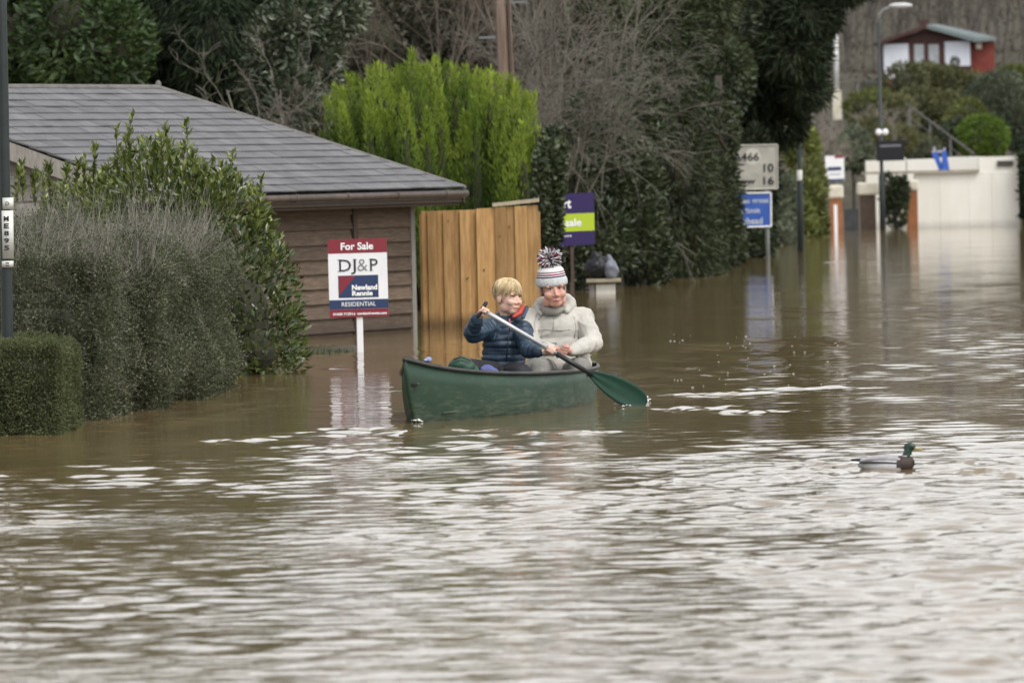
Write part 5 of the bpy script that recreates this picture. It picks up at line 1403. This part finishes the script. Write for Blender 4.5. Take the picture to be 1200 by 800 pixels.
def grip_hand(mb, at, axis, wrist, size=1.0, thumb=1.0, rod=.015, flip=1):
    """a hand closed round a rod at the point 'at': palm on the wrist's side, four fingers wrapping, thumb against them"""
    axis = axis.normalized()
    w = (wrist - at); w = (w - axis * w.dot(axis) * .6).normalized()
    e1 = (w - axis * w.dot(axis)).normalized(); e2 = axis.cross(e1) * flip
    fr = [.0078, .0083, .0080, .0068]; ln = [.96, 1.06, 1.0, .84]
    rr = rod + .0085 * size
    palm = at + e1 * (rod + .018 * size) - e2 * .004
    mb.ball(palm, (.040 * size, .024 * size, .020 * size), Matrix((axis, e2, e1)).transposed(), 14, 10)
    mb.cone(palm + e1 * .01 * size, wrist, .021 * size, .022 * size)
    for i in range(4):
        off = axis * ((i - 1.5) * .0185 * size)
        pts = []
        span = 4.0 * ln[i]
        for q in range(4):
            a = .45 + span * q / 3
            pts.append(at + off + (e1 * math.cos(a) + e2 * math.sin(a)) * (rr if q else rr + .006 * size))
        mb.cone(palm + off * .9 + e2 * .006, pts[0], fr[i] * 1.1 * size, fr[i] * 1.1 * size, 8)
        for q in range(3): mb.cone(pts[q], pts[q + 1], fr[i] * size * (1.06 - .06 * q), fr[i] * size * (1.0 - .06 * q), 8)
    b = palm - axis * .030 * size * thumb - e2 * .010
    t1 = at - axis * .034 * size * thumb - e2 * (rr + .002) ; t2 = at - axis * .022 * size * thumb - e2 * rr * .55 - e1 * rr * .85
    mb.cone(palm, b, .012 * size, .0115 * size, 8); mb.cone(b, t1, .0112 * size, .0098 * size, 8); mb.cone(t1, t2, .0098 * size, .0084 * size, 8)
def finish(me, org, name, mat, parent):
    set_co(me, mesh_co(me) - np.array(org)); me.name = name
    o = link_mesh(name, me, mat, parent); return o
def cone_param(p, a, b):
    a, b = np.array(a), np.array(b); d = b - a; t = ((p - a) @ d) / (d @ d); tc = np.clip(t, 0, 1)
    return np.linalg.norm(p - (a + tc[:, None] * d), axis=1), tc, np.linalg.norm(d)

def build_boy():
    org = A(590, 442, 43.3)
    J = A
    root = link_mesh('person', bpy.data.meshes.new('person'), MAT_SKIN); root.location = org
    tag(root, 'fair haired boy in a dark navy puffer jacket paddling the canoe', 'person', 'people in the canoe')
    sh_r, el_r, wr_r = J(573, 385, 43.28), J(553, 391.5, 43.06), J(562.5, 374, 42.90)
    sh_l, el_l = J(612, 386, 43.28), J(620, 410, 43.10)
    g_r, g_l = pad(567.5), pad(645)
    wr_l = g_l + V(-.075, .045, -.012); wr_r = g_r + V(-.045, .045, -.052)
    hip, chest, neck = J(590, 436, 43.36), J(592, 396, 43.32), J(594, 374, 43.32)
    hc = J(595.5, 348.5, 43.28); Rh = frame(R(44), R(2), R(-2)); k = .97
    mb = MB()
    head_prims(mb, hc, Rh, k, True, .043, neck)
    mb.ball(chest, (.125, .088, .15), n=20, m=12); mb.ball(J(590, 418, 43.34), (.115, .088, .13), n=20, m=12); mb.ball(hip, (.125, .10, .10), n=20, m=12)
    for a, b, r0, r1 in ((sh_r, el_r, .040, .033), (el_r, wr_r, .033, .023), (sh_l, el_l, .040, .033), (el_l, wr_l, .033, .023), (chest, sh_r, .05, .045), (chest, sh_l, .05, .045)): mb.cone(a, b, r0, r1)
    grip_hand(mb, g_r, PDIR, wr_r, .80, 1, .0145, 1)
    grip_hand(mb, g_l, PDIR, wr_l, .80, -1, .0145, -1)
    kn = {}
    for s, (hx, kx, fx) in {1: (583, 549, 572), -1: (598, 612, 606)}.items():
        h, kk, ft = J(hx, 438, 43.3), J(kx, 437 if s < 0 else 431, 42.95 if s > 0 else 43.0), J(fx, 446, 43.4)
        kn[s] = (h, kk, ft); mb.cone(h, kk, .068, .050); mb.cone(kk, ft, .046, .034); mb.cone(ft, ft + V(-.02, .10, -.02), .034, .028)
    me = blend_mesh(mb, 'person', .0042, 5, .45, .34)
    set_co(me, mesh_co(me) - np.array(org)); root.data = me; me.materials.append(MAT_SKIN)
    face_parts(root, org, hc, Rh, k, MAT_LIP, M('fair_brow', (.24, .16, .09), None, rough=.8), MAT_IRIS)
    # jacket
    navy = M('navy_nylon', (.018, .036, .062), (.034, .060, .095), 9, .42, .0012, 90, spec=.4)
    jb = MB()
    belly = J(590, 418, 43.34)
    jb.ball(chest + V(0, 0, -.01), (.146, .112, .15), n=24, m=14); jb.ball(belly, (.140, .118, .12), n=24, m=14); jb.lathe([(.125, -.075), (.138, -.04), (.14, 0)], hip + V(0, 0, .04), 24, Matrix.Diagonal((1, .85, 1)).to_3x3())
    jb.cone(sh_r + V(.01, 0, 0), el_r, .066, .056); jb.cone(el_r, el_r.lerp(wr_r, .96), .056, .037); jb.cone(sh_l + V(-.01, 0, 0), el_l, .066, .054); jb.cone(el_l, el_l.lerp(wr_l, .96), .054, .036)
    jb.cone(chest + V(0, 0, .02), sh_r, .075, .066); jb.cone(chest + V(0, 0, .02), sh_l, .075, .066)
    jb.cone(neck + V(-.01, .02, -.035), neck + V(0, .01, .005), .085, .068)
    me = blend_mesh(jb, 'jacket', .0055, 4, .5)
    co = mesh_co(me); no = mesh_no(me)
    best = np.full(len(co), 9.0); ph = co[:, 2] / .042
    for a, b in ((sh_r, el_r), (el_r, wr_r), (sh_l, el_l), (el_l, wr_l)):
        dd, t, L = cone_param(co, a, b); mk = dd < np.minimum(best, .085); ph = np.where(mk, t * L / .040, ph); best = np.where(mk, dd, best)
    rng = np.random.default_rng(4)
    ph = ph + .22 * (clump_noise(co, rng, 16, 5) - .5)
    puff = np.abs(np.sin(ph * math.pi)) ** .5
    co = co + no * ((puff - .7) * (.008 + .006 * clump_noise(co, rng, 20, 5)) + .010 * (clump_noise(co, rng, 50, 6) - .5))[:, None]
    set_co(me, co)
    finish(me, org, 'jacket', navy, root)
    # hood bunched behind the neck, red lining showing on one side
    hb = MB()
    hb.cone(neck + V(-.075, .03, .0), neck + V(-.045, -.045, -.02), .032, .026); hb.cone(neck + V(-.075, .03, .0), neck + V(0, .085, .012), .034, .04); hb.cone(neck + V(0, .085, .012), neck + V(.075, .03, .015), .04, .034); hb.cone(neck + V(.075, .03, .015), neck + V(.055, -.035, -.005), .032, .024)
    hb.cone(J(617.5, 360, 43.27), J(613, 372, 43.16), .015, .013)
    finish(blend_mesh(hb, 'hood', .006, 4), org, 'hood', navy, root)
    red = M('red_lining', (.34, .035, .022), (.44, .06, .04), 10, .6)
    lb = MB(); q = J(610, 363.5, 43.22); lb.cone(J(602, 371, 43.17), J(609, 367, 43.19), .012, .017); lb.cone(J(609, 367, 43.19), J(613, 359.5, 43.26), .017, .015)
    finish(blend_mesh(lb, 'hood_lining', .005, 3), org, 'hood_lining', red, root)
    m = MB(); m.tube([J(597, 373.5, 43.16), J(597.5, 380, 43.15), J(597, 388, 43.175)], .0055, 6); m.build('zip', M('pink_zip', (.36, .07, .11), None, rough=.5), root, smooth=True)
    m = MB(); m.tube([J(597, 388, 43.185), J(595, 405, 43.19), J(593, 424, 43.20)], .0045, 6); m.build('zip', M('dark_zip', (.012, .02, .035), None, rough=.5), root, smooth=True)
    for w_, e_ in ((wr_r, el_r), (wr_l, el_l)):
        dd = (w_ - e_).normalized(); MB().tube([e_.lerp(w_, .90), e_.lerp(w_, .99)], [.036, .031], 14).build('cuff', navy, root, smooth=True)
    tb = MB(); 
    for s in kn: h, kk, ft = kn[s]; tb.cone(h, kk, .080, .062); tb.cone(kk, ft, .058, .046)
    tb.ball(hip + V(0, .01, -.03), (.135, .112, .085), n=20, m=12)
    finish(blend_mesh(tb, 'trousers', .008, 4), org, 'trousers', M('black_trousers', (.016, .016, .020), (.03, .03, .034), 20, .8), root)
    # hair: a cap with combed strands
    hair = M('blond_hair', (.40, .295, .16), (.72, .58, .37), 30, .45, 0, 200, (1, 1, 1), c3=(.56, .43, .25))
    P = lambda x, y, z: hc + Rh @ (V(x, y, z) * k)
    hb = MB()
    hb.ball(P(0, -.014, .045), (.0775 * k, .0945 * k, .080 * k), Rh, 24, 16); hb.ball(P(0, .028, .072), (.060 * k, .052 * k, .038 * k), Rh, 20, 12); hb.ball(P(0, -.052, .004), (.068 * k, .048 * k, .046 * k), Rh, 18, 12)
    me = blend_mesh(hb, 'hair', .005, 4); co = mesh_co(me); no = mesh_no(me)
    ho = finish(me, org, 'hair', hair, root)
    # combed strands: from the crown over the scalp to the hairline, fringe swept to one side
    n = 1150; rng = np.random.default_rng(14); K = 9
    NL = 84
    lock = rng.uniform(-math.pi, math.pi, NL); lz = rng.normal(size=NL) * .011; lo = rng.random(NL) * .09; lw = rng.normal(size=NL) * .16
    lines = np.empty((n, K, 3))
    for i in range(n):
        c_ = rng.integers(NL); a = lock[c_] + rng.normal() * .11; sy = math.cos(a)
        zl = np.interp(sy, [-1, -.5, -.15, .25, .55, 1], [-.035, -.022, .006, .012, .030, .036]) + lz[c_] + rng.normal() * .003
        el_end = math.asin(max(-.95, min(.9, (zl - .040) / .084)))
        f = 1.015 + .055 * rng.random()
        for q in range(K):
            u = q / (K - 1); e = 1.35 * (1 - u) + el_end * u
            aa = a + (lock[c_] - a) * .6 * u ** 2 + lw[c_] * u + (.55 * u * max(0, sy) ** .5 if sy > 0 else 0) - (1 - u) * .3
            g = f + .035 * math.sin(math.pi * u) + lo[c_] * u ** 3 * (1.3 if sy > .2 else .45)
            lines[i, q] = (.077 * g * math.cos(e) * math.sin(aa), -.014 + .095 * g * math.cos(e) * math.cos(aa), .040 + .085 * g * math.sin(e))
        lines[i] += np.cumsum(rng.normal(size=(K, 3)) * .0006, 0)
    Lw = np.array([[tuple(P(*lines[i, q])) for q in range(K)] for i in range(n)])
    tubes_mesh('hair_strands', Lw, np.full((n, K), .0021) * np.array([.8, 1, 1, 1, 1, 1, .9, .7, .3]), hair, ho, 3)
build_boy()

def build_man():
    d0 = 44.7 - .25; J = lambda x, y, d: A(x, y, d - .25)
    org = A(654, 446, d0)
    root = link_mesh('person', bpy.data.meshes.new('person'), MAT_SKIN2); root.location = org
    tag(root, 'man in a cream hooded jacket and bobble hat seated behind the boy', 'person', 'people in the canoe')
    neck, chest, belly, hip = J(648, 364, 44.72), J(654, 384, 44.72), J(655, 410, 44.72), J(655, 436, 44.74)
    hc = J(647.5, 338.5, 44.62); Rh = frame(R(12), R(4), R(5)); k = 1.07
    sh_r, el_r, wr_r = J(624, 372, 44.72), J(619, 404, 44.55), J(648, 411.5, 44.25)
    sh_l, el_l, wr_l = J(684, 373, 44.72), J(695, 402, 44.52), J(670, 412, 44.22)
    mb = MB()
    head_prims(mb, hc, Rh, k, False, .066, neck, .004)
    mb.ball(chest, (.175, .11, .16), n=22, m=12); mb.ball(belly, (.165, .115, .15), n=22, m=12); mb.ball(hip, (.17, .12, .10), n=22, m=12)
    for a, b, r0, r1 in ((sh_r, el_r, .052, .042), (el_r, wr_r, .040, .029), (sh_l, el_l, .052, .042), (el_l, wr_l, .040, .029), (chest, sh_r, .07, .06), (chest, sh_l, .07, .06)): mb.cone(a, b, r0, r1)
    hx = V(1, -.25, -.12).normalized()
    grip_hand(mb, J(660.5, 410, 44.13), V(.35, -.2, .9), wr_l, 1.0, 1, .012, -1)
    grip_hand(mb, J(654, 412.5, 44.17), V(-.35, -.2, .9), wr_r, 1.0, 1, .012, 1)
    legs = []
    for hx_, kx in ((640, 634), (672, 680)):
        h, kk, ft = J(hx_, 437, 44.7), J(kx, 432, 44.22), J(kx, 448, 44.15)
        legs.append((h, kk, ft)); mb.cone(h, kk, .088, .066); mb.cone(kk, ft, .058, .046); mb.cone(ft, ft + V(-.03, -.12, -.01), .042, .035)
    me = blend_mesh(mb, 'person', .0048, 3, .4, .34); set_co(me, mesh_co(me) - np.array(org)); root.data = me; me.materials.append(MAT_SKIN2)
    face_parts(root, org, hc, Rh, k, M('man_lips', (.25, .075, .065), None, rough=.5), M('grey_brow', (.20, .14, .10), None, rough=.8), MAT_IRIS)
    cream = M('cream_cotton', (.37, .355, .32), (.50, .48, .435), 7, .85, .002, 60, c3=(.44, .42, .38))
    jb = MB()
    jb.ball(chest + V(0, 0, -.015), (.19, .135, .155), n=26, m=16); jb.ball(belly, (.210, .15, .16), n=26, m=16); jb.ball(J(655, 428, 44.7), (.222, .165, .10), n=26, m=16)
    jb.cone(neck + V(-.03, .02, -.05), sh_r, .10, .072); jb.cone(neck + V(.03, .02, -.05), sh_l, .10, .072)
    jb.cone(sh_r, el_r, .070, .060); jb.cone(el_r, el_r.lerp(wr_r, .95), .060, .044); jb.cone(sh_l, el_l, .070, .063); jb.cone(el_l, el_l.lerp(wr_l, .95), .063, .045)
    jb.cone(neck + V(0, .02, -.06), neck + V(0, .015, -.01), .12, .088)
    me = blend_mesh(jb, 'jacket', .0065, 4, .5); co = mesh_co(me); no = mesh_no(me); rng = np.random.default_rng(8)
    # creases: gathered at elbows and waist
    w = 1 - 2 * np.abs(clump_noise(co * np.array([.5, .5, 1.2]), rng, 15, 5) - .5)
    w2 = clump_noise(co, rng, 55, 6) - .5
    best = np.full(len(co), 9.0); ring = np.zeros(len(co))
    for a, b in ((sh_r, el_r), (el_r, wr_r), (sh_l, el_l), (el_l, wr_l)):
        dd, t, L = cone_param(co, a, b); mk = dd < np.minimum(best, .10); e = np.exp(-((t - (1 if a in (sh_r, sh_l) else .1)) / .35) ** 2)
        ring = np.where(mk, np.sin(t * L / .034 * 6.28 / 1.6 + 3 * w) * e, ring); best = np.where(mk, dd, best)
    wr = np.clip(1 - 2.4 * np.abs(clump_noise(co @ np.array([[.8, 0, .6], [0, 1, 0], [-.6, 0, .8]]) * np.array([1.0, .6, .38]), rng, 26, 5) - .5), 0, 1) ** 2
    co = co + no * (.004 * (w - .6) + .011 * wr + .002 * w2 + .0025 * ring - .004)[:, None]
    # drawn-in waist hem
    hz = J(655, 417, d0).z
    co = co + no * (-.010 * np.exp(-((co[:, 2] - hz) / .010) ** 2) * (np.hypot((co[:, 0] - belly.x) / .26, 1e-6) < 1))[:, None]
    set_co(me, co)
    jk = finish(me, org, 'jacket', cream, root)
    hb = MB()
    pts = [V(-.075, -.075, -.010), V(-.105, .0, .025), V(-.085, .075, .045), V(0, .105, .055), V(.085, .075, .060), V(.112, .005, .045), V(.085, -.075, .0)]
    pts = [neck + p for p in pts]; rr = [.020, .028, .040, .055, .050, .042, .026]
    for i in range(6): hb.cone(pts[i], pts[i + 1], rr[i], rr[i + 1])
    hb.ball(neck + V(.07, .09, .02), (.09, .07, .085), n=16, m=10)
    me = blend_mesh(hb, 'hood', .007, 4); co = mesh_co(me); no = mesh_no(me); co = co + no * (.012 * (clump_noise(co, rng, 30, 6) - .5))[:, None]; set_co(me, co); finish(me, org, 'hood', cream, root)
    dark = M('collar_lining', (.20, .19, .17), (.30, .285, .26), 14, .85)
    m = MB(); m.tube([neck + V(-.074, -.066, .016), neck + V(-.038, -.112, .002), neck + V(.02, -.118, -.002), neck + V(.074, -.070, .018)], [.020, .030, .030, .020], 10); m.build('collar_lining', dark, root, smooth=True)
    def on_front(px, py):
        """a point on the jacket's front where the photograph shows it"""
        dv = (A(px, py, 10) - A(px, py, 9)).normalized(); o_ = A(px, py, 43.2)
        hit, loc, nn, ix = jk.ray_cast(o_ - org, dv)
        return (loc + org - dv * .001) if hit else A(px, py, 44.56)
    def seam(name, pts, r, mat): 
        MB().tube([on_front(*p) for p in pts], r, 6).build(name, mat, root, smooth=True)
    sm = M('seam', (.34, .32, .29), None, rough=.9)
    bpy.context.view_layer.update()
    seam('placket', [(643, 358.5), (639, 364), (635, 370), (631, 375)], .004, dark)
    seam('placket', [(651, 360), (650, 368), (649, 377), (648, 386)], .0035, sm)
    seam('pocket_flap', [(630, 387), (638, 386), (648, 386.5), (658, 387), (668, 386)], .0038, sm)
    seam('seam', [(668, 361), (673, 372), (675, 384), (673, 396)], .003, sm)
    seam('seam', [(629, 367), (626, 378), (627, 389)], .003, sm)
    seam('waist_cord', [(629, 400), (640, 401.5), (652, 402)], .004, sm)
    seam('waist_cord', [(676, 416), (684, 417), (693, 416)], .004, sm)
    tr = M('grey_trousers', (.15, .145, .13), (.23, .22, .20), 20, .85)
    tb = MB()
    for h, kk, ft in legs: tb.cone(h, kk, .10, .076); tb.cone(kk, ft, .072, .056)
    finish(blend_mesh(tb, 'trousers', .009, 4), org, 'trousers', tr, root)
    rng = np.random.default_rng(31); hp = []
    for sg in (-1, 1):
        for i in range(70):
            y0 = rng.uniform(-.05, .03); z0 = rng.uniform(-.005, .03)
            base_ = np.array([sg * .073 * math.sqrt(max(.05, 1 - (y0 / .1) ** 2)), y0, z0])
            hp.append([tuple(hc + Rh @ V(*(base_ + np.array([sg * .004 * q, -.004 * q, -.008 * q])))) for q in range(4)])
    tubes_mesh('hair', np.array(hp), np.full((len(hp), 4), .0018) * np.array([1, 1, .8, .4]), M('grey_hair', (.16, .13, .10), (.32, .29, .25), 40, .6), root, 3)
    # bobble hat
    RH_ = Rh @ Matrix.Rotation(R(-4), 3, 'X')
    P = lambda x, y, z: hc + Rh @ (V(x, y, z) * k)
    grey, white = M('pale_grey_wool', (.42, .43, .44), (.58, .59, .60), 60, .95, .003, 220), M('white_wool', (.62, .60, .60), (.74, .72, .72), 60, .95, .003, 220)
    plum, nv = M('plum_wool', (.20, .022, .07), (.28, .04, .10), 60, .95, .003, 220), M('navy_wool', (.035, .035, .06), (.06, .06, .09), 60, .95, .003, 220)
    prof = [(.0945, .024), (.0990, .029), (.1000, .042), (.0985, .064), (.0925, .074), (.0918, .080), (.0912, .088), (.0900, .094), (.0880, .102), (.0855, .109), (.0850, .114), (.083, .122), (.077, .132), (.066, .142), (.046, .150), (.020, .154)]
    prof = [(r, z if z < .074 else .074 + (z - .074) * 1.0) for r, z in prof]
    bands = [(0, 5, grey), (5, 6, nv), (6, 7, white), (7, 8, plum), (8, 9, white), (9, 10, plum), (10, 15, white)]
    hat = None
    ctr = P(0, -.004, 0)
    for a, b, mt in bands:
        n = 72; v, f = [], []
        ring = prof[a:b + 1]
        for q, (r, z) in enumerate(ring):
            for i in range(n):
                t = 6.2832 * i / n; rib = 1 + (.022 if a == 0 else .010) * (1 if i % 2 else -1) * (1 if (a == 0 or q % 2) else .6)
                v.append(tuple(ctr + Rh @ (V(r * 1.07 * rib * math.cos(t) * .96, r * rib * math.sin(t) * 1.06 - .004, z))))
        for q in range(len(ring) - 1):
            for i in range(n): f.append((q * n + i, q * n + (i + 1) % n, (q + 1) * n + (i + 1) % n, (q + 1) * n + i))
        me = np_mesh('hat', np.array(v) - np.array(org), f, True)
        o = link_mesh('bobble_hat' if hat is None else 'wool_band', me, mt, hat or root)
        s = o.modifiers.new('s', 'SOLIDIFY'); s.thickness = .006; s.offset = -1
        if hat is None: hat = o
    pc = P(0, -.006, .182); rng = np.random.default_rng(2)
    for nm, mt, cnt in (('pompom', white, 190), ('pompom_strands', plum, 70), ('pompom_strands', nv, 80)):
        dirs = unit(rng.normal(size=(cnt, 3))); 
        Pn = twig_lines(np.repeat(np.array(pc)[None], cnt, 0) + dirs * .006, dirs, .064 + .022 * rng.random(cnt), rng, 5, .10)
        tubes_mesh(nm, Pn, np.full((cnt, 5), .0042) * np.array([1, 1.1, 1.1, 1, .7]), mt, hat, 4)
build_man()

# ================================================================== the duck
def build_duck():
    bw = W(1040, 549)
    root = thing('mallard_duck', 'mallard drake with green head swimming across the flood', 'duck', (bw.x, bw.y, .001), R(-16))
    root['_local'] = 1
    s = .90
    def loft(name, secs, mat, n=18, parent=None):
        """secs: (x, z, half width, half height) along the swimming direction"""
        v, f = [], []
        for x, z, w, h in secs:
            for k in range(n):
                t = 6.2832 * k / n; v.append((x * s * 1.1, w * s * math.cos(t), (z + h * math.sin(t)) * s))
        for i in range(len(secs) - 1):
            for k in range(n): f.append((i * n + k, i * n + (k + 1) % n, (i + 1) * n + (k + 1) % n, (i + 1) * n + k))
        o = link_mesh(name, np_mesh(name, v, f, True), mat, parent or root)
        sub = o.modifiers.new('s', 'SUBSURF'); sub.levels = 1; sub.render_levels = 1
        return o
    grey = M('grey_flank', (.38, .38, .39), (.50, .50, .51), 90, .7, .001, 200, (.4, 1, 1)); wingm = M('grey_brown_back', (.26, .25, .26), (.40, .39, .41), 60, .7, .001, 150, (.4, 1, 1))
    loft('body', [(-.155, .030, .004, .004), (-.145, .030, .03, .02), (-.11, .024, .058, .038), (-.05, .014, .074, .052), (.02, .010, .078, .056), (.08, .014, .068, .052), (.115, .020, .046, .040), (.13, .024, .01, .01)], grey)
    loft('breast', [(.060, .016, .0705, .0545), (.09, .020, .0645, .0525), (.118, .026, .048, .044), (.136, .030, .012, .014)], M('brown_breast', (.030, .020, .018), (.055, .035, .03), 40, .7))
    loft('neck', [(.098, .045, .034, .028), (.112, .062, .030, .026), (.118, .078, .026, .024), (.121, .088, .024, .022)], M('neck_ring', (.02, .05, .035), None, rough=.4))
    hd = M('green_head', (.004, .022, .015), (.007, .034, .024), 40, .4, spec=.6)
    m = MB(); 
    m.cone(V(.106, 0, .062) * s, V(.120, 0, .104) * s, .0250 * s, .0225 * s); m.ball(V(.128, 0, .118) * s, (.033 * s, .022 * s, .023 * s)); m.ball(V(.114, 0, .114) * s, (.023 * s, .021 * s, .022 * s))
    me = blend_mesh(m, 'head', .003, 4); ho = link_mesh('head', me, hd, root)
    m = MB(); m.lathe([(.0268 * s, -.002 * s), (.0268 * s, .002 * s)], V(.109, 0, .068) * s, 18); m.build('white_collar', MAT_WPRINT, root, smooth=True)
    loft('bill', [(.134, .112, .009, .009), (.148, .108, .0085, .006), (.166, .104, .010, .004), (.178, .103, .006, .002)], M('yellow_bill', (.42, .36, .08), None, rough=.4), 12, ho)
    for sg in (-1, 1):
        MB().ball(V(.142, sg * .0185, .123) * s, .0042 * s, n=8, m=6).build('eye', MAT_IRIS, ho, smooth=True)
        v = []
        n = 10
        wing = [(-.125, .046, .034, .010), (-.09, .054, .030, .016), (-.03, .058, .030, .020), (.03, .054, .030, .020), (.075, .044, .024, .016), (.09, .038, .006, .006)]
        o = loft('wing', wing, wingm, 12); co = mesh_co(o.data); co[:, 1] = co[:, 1] * .55 + sg * .043 * s; set_co(o.data, co)
        dk = loft('wing_edge', [(-.13, .034, .010, .004), (-.09, .038, .012, .006), (0, .036, .012, .006), (.06, .032, .008, .004)], M('dark_feather', (.03, .03, .035), None, rough=.6), 10); co = mesh_co(dk.data); co[:, 1] += sg * .064 * s; set_co(dk.data, co)
        t = loft('tail_side', [(-.19, .036, .004, .003), (-.165, .034, .016, .008), (-.12, .030, .020, .012)], MAT_WPRINT, 10); co = mesh_co(t.data); co[:, 1] += sg * .022 * s; set_co(t.data, co)
    loft('tail', [(-.185, .050, .006, .003), (-.16, .046, .022, .012), (-.12, .038, .040, .022), (-.09, .032, .044, .026)], M('black_rump', (.012, .012, .016), None, rough=.5), 12)
build_duck()

# ================================================================== splashes
def build_foam():
    rng = np.random.default_rng(41); m = MB()
    foam = M('foam', (.72, .72, .70), (.62, .61, .58), 30, .5)
    def patch(px, py, n, sx, sy, r):
        c = W(px, py)
        for i in range(n): m.ball((c.x + rng.normal() * sx, c.y + rng.normal() * sy, .006 + abs(rng.normal()) * r * .8), (r * (.6 + rng.random()), r * (.6 + rng.random()) * 1.6, r * (.3 + .5 * rng.random())), n=6, m=4)
    patch(490, 494, 26, .018, .10, .010); patch(748, 472, 22, .03, .12, .009); patch(757, 470, 14, .015, .10, .010); patch(728, 476, 10, .04, .15, .006)
    for i in range(46):
        c = W(rng.uniform(780, 990), rng.uniform(392, 455)); r = rng.uniform(.002, .005); m.ball((c.x, c.y, .003), (r * 2.2, r * 4, r * .5), n=6, m=4)
    tag(m.build('foam', foam, None, smooth=True), 'white splashes and foam flecks round the canoe bow and the paddle blade', None, None, 'stuff')
build_foam()
for o in bpy.data.objects:
    if '_local' in o: del o['_local']
